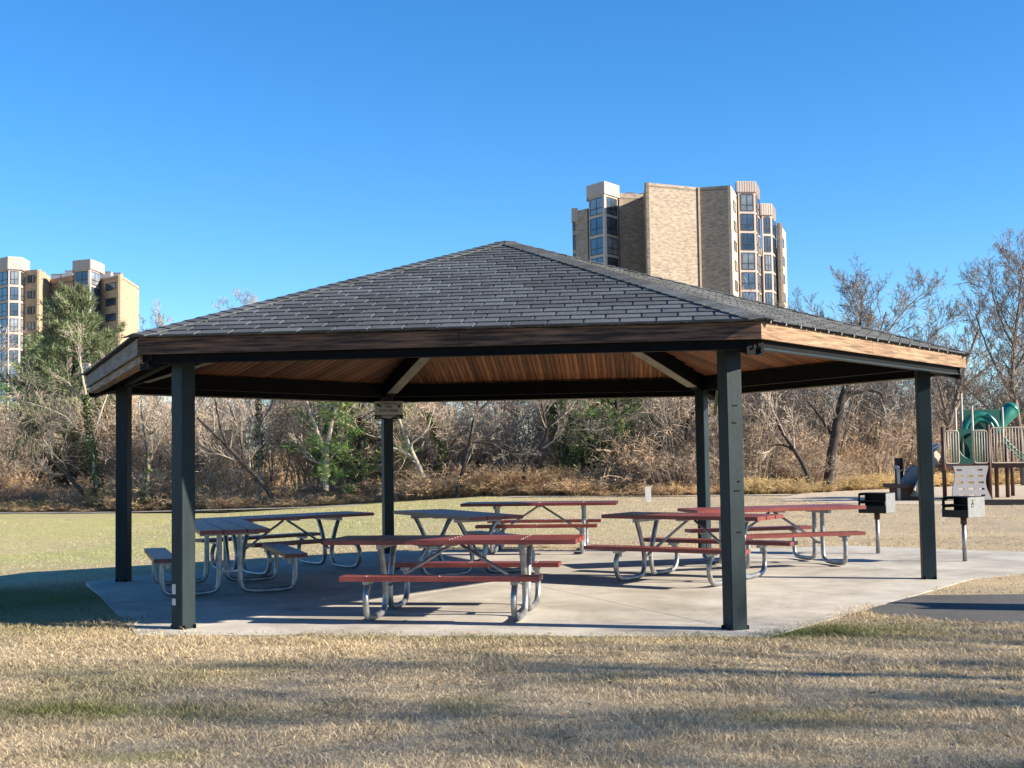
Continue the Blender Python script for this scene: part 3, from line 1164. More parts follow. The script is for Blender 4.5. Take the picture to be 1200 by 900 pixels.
def window(parent, a, b, u0, u1, z0, z1, rail_=False, mull=1, fr=.09, proud=.04):
    """frame (part) and pane (sub-part) set on the wall a-b between fractions u0 and u1"""
    t = (b - a).normalized()
    nrm = Vector((t.y, -t.x))
    p, q = a + (b - a) * u0, a + (b - a) * u1
    L = (q - p).length
    o = p + nrm * proud
    Mx = Matrix(((t.x, nrm.x, 0, o.x), (t.y, nrm.y, 0, o.y), (0, 0, 1, z0), (0, 0, 0, 1)))
    H_ = z1 - z0
    mb = MB()
    mb.box((L / 2, 0, fr / 2), (L, .1, fr))
    mb.box((L / 2, 0, H_ - fr / 2), (L, .1, fr))
    mb.box((fr / 2, 0, H_ / 2), (fr, .098, H_ - 2 * fr))
    mb.box((L - fr / 2, 0, H_ / 2), (fr, .098, H_ - 2 * fr))
    for i in range(mull):
        mb.box((L * (i + 1) / (mull + 1), 0, H_ / 2), (fr * .8, .09, H_ - 2 * fr))
    if rail_:
        mb.box((L / 2, .02, H_ * .36), (L - 2 * fr, .09, .09))
    f = mb.build('window', M['win_frame'], parent, M=Mx)
    g = MB()
    g.box((L / 2, -.005, H_ / 2), (L - .04, .02, H_ - .04))
    g.build('pane', M['glass_pale' if WRNG.random() < .28 else 'glass'], f)
    return f


def bay(parent, pts, ztop, zcap, z_bot, storey, gap, h0, first_top):
    """glazed bay: frames of pinkish metal with a window per face and storey, and a ribbed cap"""
    for i in range(len(pts) - 1):
        a, b = pts[i], pts[i + 1]
        L = (b - a).length
        wall(parent, a, b, z_bot, zcap, M['bay_metal'], .35, 'bay_wall')
        if L > 1.0:
            z = first_top
            while z - h0 > max(z_bot, 4):
                e = min(.22, .30 / L)
                window(parent, a, b, e, 1 - e, z - h0, z, True, 1 if L > 1.6 else 0)
                z -= storey
    cen = sum(pts, Vector((0, 0))) / len(pts)
    outp = []
    for p in pts:
        d = (p - cen)
        outp.append(p + d.normalized() * .35)
    mb = MB()
    poly = [tuple(p) for p in outp] + [(outp[-1].x - .2, outp[-1].y + 2.5), (outp[0].x + .2, outp[0].y + 2.5)]
    mb.prism(poly, zcap, ztop)
    for i in range(len(outp) - 1):
        a, b = outp[i], outp[i + 1]
        L = (b - a).length
        t = (b - a).normalized()
        nrm = Vector((t.y, -t.x))
        nr = max(3, int(L / .35))
        for k in range(nr):
            c = a + t * (L * (k + .5) / nr) + nrm * .012
            mb.box((0, 0, 0), (.10, .045, ztop - zcap - .1), Matrix(((t.x, nrm.x, 0, c.x), (t.y, nrm.y, 0, c.y), (0, 0, 1, (zcap + ztop) / 2), (0, 0, 0, 1))))
    mb.build('bay_cap', M['bay_metal'], parent)


def roof_slab(parent, poly, z):
    mb = MB()
    mb.prism([tuple(p) for p in poly], z - .6, z - .35)
    mb.build('roof', M['beige'], parent)


ST = 2.9
tw = empty('apartment_tower', (0, 0, 0), 0, 'tall tan brick apartment tower rising behind the right half of the pavilion roof', 'building')
ZB = -3
ZM = 39.2
P = {}
for nme, px, d in (('a', 672, 186), ('b', 690, 183.5), ('c', 692, 182.5), ('d', 710.5, 179.5), ('e', 726, 182.5), ('f', 728, 184), ('g', 756.5, 185), ('h', 760, 175.5),
                   ('i', 823, 179.5), ('j', 860, 178.2), ('k', 868.5, 187), ('l', 869, 185), ('m', 889, 185.5), ('n', 893.5, 190.5),
                   ('o', 896.5, 193), ('p', 908, 193.5), ('q', 912, 198), ('r', 913, 199), ('s', 917, 196.5), ('t', 924, 206)):
    P[nme] = bpt(px, d)
wall(tw, P['a'], P['b'], ZB, 37.2, M['brick_tan'])
wall(tw, P['f'], P['g'], ZB, ZM + .3, M['brick_tan'])
wall(tw, P['g'], P['h'], ZB, ZM, M['brick_tan'])
wall(tw, P['h'], P['i'], ZB, ZM, M['brick_tan'])
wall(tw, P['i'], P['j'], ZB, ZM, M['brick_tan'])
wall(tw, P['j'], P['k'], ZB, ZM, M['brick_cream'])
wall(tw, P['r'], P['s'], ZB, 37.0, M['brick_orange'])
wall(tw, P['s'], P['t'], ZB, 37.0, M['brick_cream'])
# white downpipe in the inner corner, coping on the parapets
dp = MB()
c = P['i'] + Vector((-.1, -.25))
dp.box((c.x, c.y, (ZB + ZM) / 2), (.28, .2, ZM - ZB))
dp.build('downpipe', M['brick_cream'], tw)
bay(tw, [P['c'], P['d'], P['e']], 40.3, 38.5, ZB, ST, .4, 2.45, 38.2)
bay(tw, [P['l'], P['m'], P['n']], 41.2, 39.6, ZB, ST, .4, 2.5, 39.3)
bay(tw, [P['o'], P['p'], P['q']], 39.4, 37.6, ZB, ST, .4, 2.5, 37.3)
for i in range(13):
    z = 37.6 - i * ST
    window(tw, P['j'], P['k'], .30, .62, z - 1.45, z, False, 0, .07)
    window(tw, P['g'], P['h'], .55, .72, z - 1.5, z, False, 0, .07)
    window(tw, P['s'], P['t'], .28, .62, z - 2.4 - 1.4, z - 2.4, False, 0, .07)
    window(tw, P['a'], P['b'], .06, .18, z - 3.2, z - 1, False, 0, .07)
mb = MB()
pa = P['a']
mb.box((pa.x + .35, pa.y - .4, 36.6), (.9, 1, 2.0))
mb.build('bay_cap', M['bay_metal'], tw)
roof_slab(tw, [P['f'], P['g'], P['h'], P['i'], P['j'], P['k'], Vector((35, 215)), Vector((12, 215))], ZM)
# back and flank walls close the block
for a, b, z1 in ((Vector((37, 187)), Vector((35, 215)), ZM), (Vector((35, 215)), Vector((12, 215)), ZM), (Vector((12, 215)), P['a'], 37.2), (P['t'], Vector((48, 226)), 37.0), (Vector((48, 226)), Vector((36, 214)), 37.0)):
    wall(tw, a, b, ZB, z1, M['brick_tan'])
for px, d, w_, h_, dd in ((741, 187, 1.2, .9, 1.2), (755, 190, 1.0, 1.4, 1.2), (778, 186, 4.2, 1.0, 2), (790, 184, 1.2, .8, 1), (797, 184, 2.0, .9, 2)):
    c = bpt(px, d)
    mb = MB()
    mb.box((c.x, c.y, ZM + h_ / 2 - .3), (w_, dd, h_ + .3))
    mb.box((c.x, c.y, ZM + h_ - .05), (w_ * 1.06, dd * 1.06, .08))
    mb.build('rooftop_unit', M['roof_unit'], tw)
# lower wing that just shows over the roof ridge
wg = MB()
a, b = bpt(640, 200), bpt(672, 200)
wg.prism([(a.x, a.y), (b.x, b.y), (b.x, 216), (a.x, 216)], ZB, 31.4)
wg.build('wing', M['brick_tan'], tw)
wg = MB()
wg.box((bpt(657, 201).x, 201, 32.0), (2.6, 3, 1.4))
wg.build('rooftop_unit', M['brick_cream'], tw)

# left tower
lt = empty('apartment_tower', (0, 0, 0), 0, 'orange brick apartment block with glazed bays at the left edge behind the big pine', 'building')
D = {}
for nme, px, d in (('z', -70, 232), ('a', -8, 229), ('b', 6, 226), ('c', 20, 227), ('d', 24, 229), ('e', 42.5, 228), ('f', 55.5, 238), ('g', 83, 233), ('h', 84, 230), ('i', 102, 228.5),
                   ('j', 113.5, 233), ('k', 114, 234), ('l', 138, 229), ('m', 160, 246)):
    D[nme] = bpt(px, d)
ZL = 36.2
wall(lt, D['z'], D['a'], ZB, ZL, M['brick_orange'])
wall(lt, D['d'], D['e'], ZB, ZL, M['brick_orange'])
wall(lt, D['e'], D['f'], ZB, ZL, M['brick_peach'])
wall(lt, D['f'], D['g'], ZB, ZL - .4, M['brick_orange'])
wall(lt, D['k'], D['l'], ZB, 35.2, M['brick_orange'])
wall(lt, D['l'], D['m'], ZB, 35.2, M['brick_peach'])
bay(lt, [D['a'], D['b'], D['c'], D['d']], 38.3, 36.0, ZB, 2.85, .4, 2.35, 35.7)
bay(lt, [D['g'], D['h'], D['i'], D['j']], 38.0, 36.2, ZB, 2.85, .4, 2.4, 35.9)
for i in range(12):
    z = 35.2 - i * 2.85
    window(lt, D['d'], D['e'], .27, .72, z - 1.35, z, False, 1, .07)
    window(lt, D['k'], D['l'], .30, .78, z - 1.35 - 1.2, z - 1.2, False, 1, .07)
for a, b in ((D['m'], Vector((-82, 275))), (Vector((-82, 275)), Vector((-120, 275))), (Vector((-120, 275)), D['z'])):
    wall(lt, a, b, ZB, 35.2, M['brick_orange'])
roof_slab(lt, [D['z'], D['a'], D['d'], D['e'], D['f'], D['g'], D['j'], D['k'], D['l'], D['m'], Vector((-82, 275)), Vector((-120, 275))], 35.2)
for px, d, w_, h_ in ((30, 240, 1.6, 1.6), (38, 240, 2.2, 1.3), (44, 241, 1.4, 1.7), (64, 243, 2, 1.4), (74, 243, 1.6, 1.5), (79, 240, 1.5, 1.6), (122, 240, 2.0, 1.3), (130, 243, 3.2, 1.5)):
    c = bpt(px, d)
    mb = MB()
    mb.box((c.x, c.y, 35.2 + h_ / 2 + .2), (w_, 1.6, h_ + 1))
    mb.box((c.x, c.y, 35.2 + h_ + .78), (w_ * 1.05, 1.7, .1))
    mb.build('rooftop_unit', M['roof_unit'], lt)

# pale block glimpsed through the trees under the roof
pb = empty('apartment_block', (0, 0, 0), 0, 'pale apartment block glimpsed between bare trunks left of the sign', 'building')
A_, B_ = bpt(316, 190), bpt(352, 186)
B2 = bpt(372, 196)
wall(pb, A_, B_, ZB, 22, M['beige'])
wall(pb, B_, B2, ZB, 22, M['brick_cream'])
wall(pb, B2, Vector((-30, 210)), ZB, 22, M['beige'])
wall(pb, Vector((-30, 210)), A_, ZB, 22, M['beige'])
roof_slab(pb, [A_, B_, B2, Vector((-30, 210))], 22)
for i in range(7):
    z = 20.5 - i * 2.85
    for u in (.16, .44, .72):
        window(pb, A_, B_, u + .03, u + .13, z - 1.3, z, False, 0, .1)

# ------------------------------------------------------------------ trees
def perp(rng, d):
    v = Vector((rng.uniform(-1, 1), rng.uniform(-1, 1), rng.uniform(-1, 1)))
    v = v - d * v.dot(d)
    return v.normalized() if v.length > 1e-4 else d.orthogonal().normalized()


def grow(rng, out, p, d, L, r, lev, spec):
    """spec[lev] = (segments, wobble, upward pull, children, length ratio, angle)"""
    ns, wob, up, nch, lr, ang = spec[lev]
    pts, rad = [p.copy()], [r]
    d = d.copy()
    last = lev == len(spec) - 1
    ends = []
    for i in range(ns):
        d = (d + perp(rng, d) * wob * rng.random() + Vector((0, 0, up))).normalized()
        p = p + d * (L / ns)
        pts.append(p.copy())
        rad.append(r * (1 - .72 * (i + 1) / ns) if not last else r * (1 - .6 * (i + 1) / ns))
        ends.append((p.copy(), d.copy(), rad[-1]))
    out.append((lev, pts, rad))
    if last:
        return
    for c in range(nch):
        t = (.22 + .78 * (c + rng.random()) / nch) if lev else (.32 + .68 * (c + rng.random()) / nch)
        f = t * ns
        i = min(int(f), ns - 1)
        q = pts[i].lerp(pts[i + 1], f - i)
        dd = ends[i][1]
        a = ang * rng.uniform(.65, 1.3)
        nd = (dd * math.cos(a) + perp(rng, dd) * math.sin(a)).normalized()
        rr = rad[i] * rng.uniform(.42, .68)
        grow(rng, out, q, nd, L * lr * rng.uniform(.7, 1.25) * (1.1 - .45 * t), rr, lev + 1, spec)


def ribbons(segs, rng, wmin=.006):
    """thin twigs as crossed slivers"""
    V, F = [], []
    for lev, pts, rad in segs:
        d = (pts[-1] - pts[0]).normalized()
        u = perp(rng, d)
        n0 = len(V)
        for p, r in zip(pts, rad):
            r = max(r, wmin)
            V += [p - u * r, p + u * r]
        for i in range(len(pts) - 1):
            a = n0 + 2 * i
            F += [(a, a + 1, a + 3), (a, a + 3, a + 2)]
    return V, F


def tree_meshes(name, segs, rng, split=2, mt_t='bark', mt_c='twig', wmin=.007):
    tr = MB()
    cr_t = MB()
    thin = []
    for s_ in segs:
        lev, pts, rad = s_
        if lev == 1 and split == 0:
            cr_t.tube(pts, [max(q, .008) for q in rad], 3, cap=False)
        elif lev < split:
            tr.tube(pts, rad, 9 if lev == 0 else 6, cap=False)
        elif lev == split:
            cr_t.tube(pts, [max(q, .009) for q in rad], 4, cap=False)
        else:
            thin.append(s_)
    tm = tr.mesh('trunk', M[mt_t], True)
    V, F = ribbons(thin, rng, wmin)
    n = len(V)
    V = [tuple(v) for v in V] + cr_t.v
    F2 = list(F)
    for f in cr_t.f:
        F2 += [(f[0] + n, f[1] + n, f[2] + n), (f[0] + n, f[2] + n, f[3] + n)]
    cm = mesh_np('crown', V, F2, M[mt_c])
    return tm, cm


def bare(seed, H, spec, stems=1, lean=.06, spread=0.0, r0=None, split=2, mt_t='bark', mt_c='twig', trunk=1.0):
    rng = random.Random(seed)
    segs = []
    for s_ in range(stems):
        a = 2 * math.pi * (s_ + rng.random() * .6) / stems
        d = Vector((math.cos(a) * (lean + spread), math.sin(a) * (lean + spread), 1)).normalized()
        b = Vector((math.cos(a), math.sin(a), 0)) * (.12 * (stems > 1))
        grow(rng, segs, b + Vector((0, 0, -.35)), d, H * rng.uniform(.85, 1.0) * trunk, (r0 or H * .017), 0, spec)
    return tree_meshes('tree', segs, rng, split, mt_t, mt_c)


#          seg  wob  up  nch  lr  angle
SP_TALL = [(7, .14, .05, 11, .55, .65), (6, .2, .09, 7, .50, .6), (5, .24, .06, 6, .52, .6), (4, .28, .05, 5, .55, .65), (3, .35, .03, 0, 0, 0)]
SP_VASE = [(5, .12, .04, 9, .85, .5), (7, .2, .07, 8, .45, .6), (5, .25, .06, 6, .52, .62), (4, .3, .04, 5, .55, .7), (3, .35, .02, 0, 0, 0)]
SP_SCRUB = [(7, .22, .04, 9, .55, .7), (5, .28, .04, 7, .55, .7), (4, .34, .02, 8, .6, .75), (3, .45, -.01, 0, 0, 0)]

TALL = [bare(11 + i, 9.0, SP_TALL) for i in range(3)]
VASE = [bare(31 + i, 5.6, SP_VASE, r0=.17) for i in range(2)]
SCRUB = [bare(51 + i, 4.6, SP_SCRUB, stems=4, lean=.10, spread=.28, r0=.042, split=1, mt_c='twig_tan') for i in range(3)]
SCRUBG = [bare(61 + i, 5.2, SP_SCRUB, stems=3, lean=.10, spread=.2, r0=.045, split=1, mt_c='twig_grey') for i in range(2)]


def hidden_gap(x, y):
    """the gaps in the thicket where the pines and the pale block stand"""
    if y < 30:
        return False
    c = 598 + x / y * 1484
    return (375 < c < 462 and y < 52.5) or (685 < c < 755 and y < 51.5) or (318 < c < 350) or (35 < c < 132 and y < 59)


def put_tree(name, tmcm, x, y, sc_, rz, label, group=None, sz=1.0, cat='tree'):
    if hidden_gap(x, y) and 'pine' not in name:
        return None
    r = empty(name, (x, y, zg(x, y)), rz, label, cat, group)
    r.scale = (sc_, sc_, sc_ * sz)
    link('trunk', tmcm[0], r)
    link('crown', tmcm[1], r)
    return r


# shrubs: arching canes, side twigs, dead leaves
def shrub_mesh(seed, n, hgt, wid, cols, leafn, leafs):
    rng = random.Random(seed)
    V, F, Cc = [], [], []

    def rib(pts, w_, col):
        n0 = len(V)
        u = perp(rng, (pts[-1] - pts[0]).normalized())
        for i, p in enumerate(pts):
            ww = w_ * (1 - .7 * i / len(pts))
            V.append(p - u * ww)
            V.append(p + u * ww)
            Cc.append(col)
            Cc.append(col)
        for i in range(len(pts) - 1):
            a = n0 + 2 * i
            F.append((a, a + 1, a + 3))
            F.append((a, a + 3, a + 2))
    for s_ in range(n):
        a = rng.uniform(0, 2 * math.pi)
        b = Vector((math.cos(a) * wid * .35 * rng.random(), math.sin(a) * wid * .35 * rng.random(), -.1))
        a2 = a + rng.uniform(-.9, .9)
        out = rng.uniform(.15, 1.0) * wid * .55
        h = hgt * rng.uniform(.45, 1.05) * (1 - .25 * out / wid)
        c = cols[rng.randrange(len(cols))]
        k = rng.uniform(.7, 1.25)
        c = tuple(min(.85, q * k * 1.15) for q in c)
        tip = b + Vector((math.cos(a2) * out, math.sin(a2) * out, h * rng.uniform(.55, .95)))
        mid = b + Vector((math.cos(a2) * out * .45, math.sin(a2) * out * .45, h))
        pts = [b.lerp(mid, t).lerp(mid.lerp(tip, t), t) + perp(rng, Vector((0, 0, 1))) * rng.uniform(0, .05) for t in (0, .2, .4, .6, .8, 1)]
        rib(pts, .012, c)
        for q in range(rng.randrange(5, 10)):
            t = rng.uniform(.25, 1)
            p = b.lerp(mid, t).lerp(mid.lerp(tip, t), t)
            d = Vector((rng.uniform(-1, 1), rng.uniform(-1, 1), rng.uniform(-.3, .9))).normalized()
            l_ = rng.uniform(.15, .5)
            k = rng.uniform(.75, 1.3)
            rib([p, p + d * l_ * .5 + Vector((0, 0, .03)), p + d * l_], .008, tuple(w_ * k for w_ in c))
            for z_ in range(leafn):
                lp = p + d * l_ * rng.random() + Vector((rng.uniform(-.05, .05), rng.uniform(-.05, .05), rng.uniform(-.05, .05)))
                u = perp(rng, d) * leafs * rng.uniform(.6, 1.3)
                v = d * leafs * rng.uniform(.8, 1.8)
                n0 = len(V)
                kk = rng.uniform(.7, 1.45)
                cc = tuple(w_ * kk for w_ in c)
                V.extend([lp - u * .5, lp + u * .5, lp + v])
                Cc.extend([cc] * 3)
                F.append((n0, n0 + 1, n0 + 2))
    return mesh_np('canes', V, F, M['shrub'], np.array(Cc))


TAN = [(.56, .405, .26), (.63, .46, .30), (.46, .34, .225), (.42, .315, .215)]
ORG = [(.63, .43, .24), (.69, .49, .28), (.53, .365, .21)]
GRY = [(.44, .35, .265), (.53, .425, .32), (.36, .29, .225)]
OLV = [(.34, .31, .14), (.40, .35, .17), (.50, .37, .21), (.26, .26, .10)]
RED = [(.46, .31, .23), (.42, .31, .235), (.52, .37, .27)]
STW = [(.64, .48, .25), (.56, .43, .22), (.46, .36, .20)]
SH = {
    'tan': [shrub_mesh(1, 150, 1.9, 2.6, TAN, 3, .038), shrub_mesh(2, 150, 1.6, 3.0, TAN, 3, .038)],
    'org': [shrub_mesh(3, 130, 1.2, 2.4, ORG, 5, .04), shrub_mesh(4, 130, 1.0, 2.8, ORG, 5, .04)],
    'gry': [shrub_mesh(5, 170, 2.6, 2.6, GRY, 1, .05), shrub_mesh(6, 170, 3.0, 2.8, GRY, 1, .05)],
    'olv': [shrub_mesh(7, 140, 1.3, 2.6, OLV, 5, .042)],
    'red': [shrub_mesh(8, 160, 2.2, 2.4, RED, 3, .036)],
    'stw': [shrub_mesh(9, 170, 1.0, 2.2, STW, 3, .04)],
}
SHL = {
    'tan': 'tan tangle of dry arching canes',
    'org': 'low rusty orange bramble heap',
    'gry': 'tall grey brown twiggy shrub',
    'olv': 'low olive green shrub',
    'red': 'reddish brown twiggy shrub',
    'stw': 'clump of pale straw tall grass',
}


def put_shrub(kind, x, y, s_, rz, sz=1.0):
    if hidden_gap(x, y):
        if y > float(edge_y(x)) + 4:
            return None
        sz *= .5
    i = int(abs(x * 7.3 + y)) % len(SH[kind])
    r = link('dry_shrub' if kind != 'stw' else 'tall_grass_clump', SH[kind][i])
    r.location = (x, y, zg(x, y))
    r.rotation_euler = (0, 0, rz)
    r.scale = (s_, s_, s_ * sz)
    lb = SHL[kind] + ', ' + where(x, y)
    tag(r, lb, 'shrub' if kind != 'stw' else 'grass clump', lb)
    return r


def where(x, y):
    """which gap of the pavilion a far thing is seen through"""
    c = 598 + x / y * 1484
    for lim, t in ((140, 'left of the pavilion'), (205, 'between the two left posts'), (330, 'just right of the front left post'), (452, 'left of the sign post'),
                   (580, 'right of the sign post'), (700, 'behind the middle of the pavilion'), (815, 'left of the far right post'), (960, 'right of the front right post'),
                   (1090, 'left of the corner post at right'), (1200, 'behind the playground')):
        if c < lim:
            return t
    return 'beyond the right edge of the playground'


def edge_y(x):
    """front edge of the woods"""
    return np.interp(x, [-50, -28, -16, -8, 0, 5, 9, 12, 16, 24, 40], [57.5, 54.5, 52.2, 49.6, 47.0, 44.5, 44.2, 46.5, 50, 53, 54])


rng = random.Random(77)
x = -30.0
while x < 27:
    e = float(edge_y(x))
    pxc = 598 + x / e * 1484
    # front skirt
    if pxc < 210:
        k = rng.choice(['olv', 'org', 'tan', 'tan', 'gry'])
    elif pxc < 430:
        k = rng.choice(['org', 'org', 'tan', 'tan'])
    elif pxc < 700:
        k = rng.choice(['org', 'tan', 'tan', 'org', 'red'])
    elif pxc < 860:
        k = rng.choice(['tan', 'olv', 'org', 'stw', 'gry'])
    else:
        k = rng.choice(['stw', 'stw', 'stw', 'gry'])
    put_shrub(k, x, e + rng.uniform(.9, 1.6), rng.uniform(.8, 1.15), rng.uniform(0, 6), .62 if k in ('stw', 'gry') else 1.0)
    x += rng.uniform(.9, 1.5)
x = -30.0
while x < 27:
    e = float(edge_y(x))
    pxc = 598 + x / e * 1484
    put_shrub(rng.choice(['org', 'tan', 'stw', 'org'] if pxc < 860 else ['stw']), x, e + (rng.uniform(-.5, .3) if pxc < 520 else rng.uniform(.1, .7)), rng.uniform(.6, .9), rng.uniform(0, 6), .8 if pxc < 520 else .7)
    x += rng.uniform(.9, 1.6)
x = -32.0
while x < 30:
    e = float(edge_y(x))
    pxc = 598 + x / e * 1484
    k = rng.choice(['tan', 'gry', 'tan', 'org', 'tan'] if pxc < 850 else ['gry', 'gry', 'tan'])
    put_shrub(k, x, e + rng.uniform(2.2, 3.6), rng.uniform(.9, 1.4), rng.uniform(0, 6), rng.uniform(.9, 1.25))
    x += rng.uniform(1.2, 2.0)
x = -36.0
while x < 36:
    e = float(edge_y(x))
    k = rng.choice(['gry', 'gry', 'tan', 'tan', 'red'])
    put_shrub(k, x, e + rng.uniform(4.5, 8.5), rng.uniform(1.2, 1.7), rng.uniform(0, 6), rng.uniform(1, 1.3))
    x += rng.uniform(1.3, 2.1)

# thicket trees in rows behind the edge
x = -33.0
while x < 32:
    e = float(edge_y(x))
    pxc = 598 + x / e * 1484
    tan_ = pxc < 900
    put_tree('thicket_tree', rng.choice(SCRUB if (tan_ and rng.random() < .7) else SCRUBG), x, e + rng.uniform(2.0, 6.5), rng.uniform(.8, 1.25), rng.uniform(0, 6),
             'small bare many stemmed tree in the thicket, ' + where(x, e + 4), 'small bare thicket trees ' + where(x, e + 4))
    x += rng.uniform(.9, 1.7)
x = -40.0
while x < 42:
    e = float(edge_y(x))
    pxc = 598 + x / e * 1484
    hs_ = .62 if pxc < 900 else .66
    if 955 < pxc < 1110 and rng.random() < .6:
        x += 1.8
        continue
    put_tree('bare_tree', rng.choice(TALL + VASE), x, e + rng.uniform(9, 18), rng.uniform(.8, 1.15) * hs_, rng.uniform(0, 6),
             'bare grey tree standing deeper in the woods, ' + where(x, e + 13), 'bare grey trees deeper in the woods ' + where(x, e + 13))
    x += rng.uniform(1.6, 2.6)
x = -62.0
while x < 62:
    y = rng.uniform(75, 105)
    if x / y > .24 and rng.random() < .6:
        x += 2.5
        continue
    put_tree('bare_tree', rng.choice(TALL + VASE), x, y, rng.uniform(.8, 1.1) * (.85 if x < 14 else .85), rng.uniform(0, 6),
             'distant bare tree at the back of the woods, ' + where(x, y), 'distant bare trees ' + where(x, y))
    x += rng.uniform(2.0, 3.4)

# far belt of woods that reads as one mass
fw = []
Vb, Fb, Cb = [], [], []
rngb = random.Random(5)
for i in range(9000):
    x = rngb.uniform(-120, 120)
    y = rngb.uniform(112, 150)
    h = rngb.uniform(2, 7.5) * (.55 if x / y > .22 else 1)
    p = Vector((x, y, rngb.uniform(-1, h * .75)))
    d = Vector((rngb.uniform(-.7, .7), rngb.uniform(-.3, .3), 1)).normalized()
    u = perp(rngb, d) * rngb.uniform(.02, .05)
    n0 = len(Vb)
    q = p + d * rngb.uniform(.8, 2.6)
    Vb += [p - u, p + u, q]
    kk = rngb.uniform(.6, 1.3)
    Cb += [(.34 * kk, .27 * kk, .215 * kk)] * 3
    Fb.append((n0, n0 + 1, n0 + 2))
tag(link('far_woods', mesh_np('far_woods', Vb, Fb, M['shrub'], np.array(Cb))), kind='stuff')


# trees with a shape of their own: main limbs in plan metres, twigs grown on them
def limb_tree(name, x, y, limbs, label, seed, mt_t='bark', mt_c='twig', spec=None, nb=9, ivy=None, bl=1.4, tw_=True, cat='tree'):
    """limbs: lists of (dx, dz, radius) with depth jitter"""
    rng = random.Random(seed)
    segs = []
    spec = spec or [(6, .18, .09, 6, .55, .6), (5, .22, .07, 5, .55, .6), (4, .26, .05, 4, .55, .6), (3, .3, .03, 0, 0, 0)]
    tr = MB()
    ax = []
    for li, L in enumerate(limbs):
        sl_ = rng.uniform(-.16, .16) if li else 0
        base_z = L[0][1]
        pts = chaikin([(q[0], sl_ * (q[1] - base_z) + .02 * li, q[1]) for q in L], 2)
        rr = np.interp(np.linspace(0, 1, len(pts)), np.linspace(0, 1, len(L)), [q[2] for q in L])
        pts = [p + perp(rng, Vector((0, 0, 1))) * rng.uniform(0, .03) for p in pts]
        tr.tube(pts, list(rr), 8, cap=True)
        ax.append((pts, rr))
        if not tw_:
            continue
        n = max(2, int(nb * (pts[-1] - pts[0]).length / 4))
        for c in range(n):
            f = (.3 if li == 0 else .15) + (.85 if li else .7) * (c + rng.random()) / n
            f = min(f, .999) * (len(pts) - 1)
            i = int(f)
            p = pts[i].lerp(pts[i + 1], f - i)
            dd = (pts[i + 1] - pts[i]).normalized()
            a = rng.uniform(.5, 1.0)
            nd = (dd * math.cos(a) + perp(rng, dd) * math.sin(a)).normalized()
            grow(rng, segs, p, nd, bl * rng.uniform(.6, 1.3), max(.012, rr[i] * .4), 0, spec)
    r = empty(name, (x, y, zg(x, y)), 0, label, cat)
    tr.build('trunk', M[mt_t], r, True)
    if segs:
        tm, cm = tree_meshes('t', segs, rng, 0, mt_t, mt_c, .0055)
        link('crown', cm, r)
    if ivy:
        V, F = [], []
        for li, z0, z1, n, sp in ivy:
            pts, rr = ax[li]
            for _ in range(n):
                f = rng.random() ** 1.1 * (len(pts) - 1.001)
                i = int(f)
                p = pts[i].lerp(pts[i + 1], f - i)
                if not z0 <= p.z <= z1:
                    continue
                k = 1 - .5 * (p.z - z0) / (z1 - z0)
                o = Vector((rng.gauss(0, 1), rng.gauss(0, 1), rng.gauss(0, .6))) * (sp * k) * .6
                c = p + o
                d = Vector((rng.uniform(-1, 1), rng.uniform(-1, 1), rng.uniform(-1, .3))).normalized()
                u = perp(rng, d) * rng.uniform(.035, .07)
                n0 = len(V)
                V += [c - u, c + d * .06, c + u, c - d * .06]
                F += [(n0, n0 + 1, n0 + 2), (n0, n0 + 2, n0 + 3)]
        link('ivy', mesh_np('ivy', V, F, M['ivy']), r)
    return r


def L_(px0, d, pts, rk=None):
    """limb given in photo columns/rows at its distance -> metres from the tree foot"""
    x0 = across(px0, d)
    hz = 531.7 - (px0 - 600) * .015
    pts = [(px, y if y > 450 else 450 - (450 - y) * .84, r) for px, y, r in pts]
    k = rk if rk else 1.0
    pts = [(px, y, r * k) for px, y, r in pts]
    return [(across(px, d) - x0, EYE + (hz - y) * d / 1484 - zg(x0, d), r) for px, y, r in pts]


def lt_(name, px, d, limbs, label, seed, rk=None, **kw):
    return limb_tree(name, across(px, d), d, [L_(px, d, l, rk) for l in limbs], label, seed, **kw)


lt_('ivy_tree', 112, 53, [[(112, 590, .14), (108, 545, .13), (102, 500, .11), (97, 460, .09), (92, 425, .06), (88, 395, .03)], [(104, 515, .08), (118, 470, .06), (126, 430, .03)], [(106, 530, .07), (80, 490, .05), (55, 478, .03), (30, 470, .02)], [(100, 480, .06), (80, 450, .04), (60, 435, .02)]],
    'leaning pale tree wrapped in light green ivy left of the pavilion', 201, mt_t='bark_pale', rk=.62, nb=4, bl=1.0, ivy=[(0, .3, 4.8, 2600, .26)])
lt_('fallen_tree', 95, 52, [[(95, 578, .10), (80, 560, .09), (62, 542, .07), (50, 530, .05)], [(85, 566, .06), (72, 545, .04), (70, 528, .02)]],
    'dark broken trunk leaning left in the brush at far left', 202, mt_t='bark_dark', nb=4)
lt_('bare_tree', 170, 51, [[(170, 585, .08), (171, 540, .07), (174, 500, .05), (186, 465, .03)], [(171, 545, .06), (190, 500, .04), (203, 462, .02)], [(171, 540, .05), (163, 500, .04), (160, 462, .02)]],
    'slender tree with ivy foot between the two left posts', 203, ivy=[(0, .3, 3.2, 500, .16)])
lt_('leaning_tree', 305, 49, [[(318, 585, .12), (300, 560, .10), (283, 545, .09), (262, 520, .075), (245, 505, .06), (228, 488, .03)], [(262, 520, .05), (252, 490, .04), (248, 462, .02)], [(283, 545, .06), (276, 500, .04), (262, 470, .02)]],
    'dark crooked trunk leaning left beside the front left post', 204, mt_t='bark_dark', nb=6)
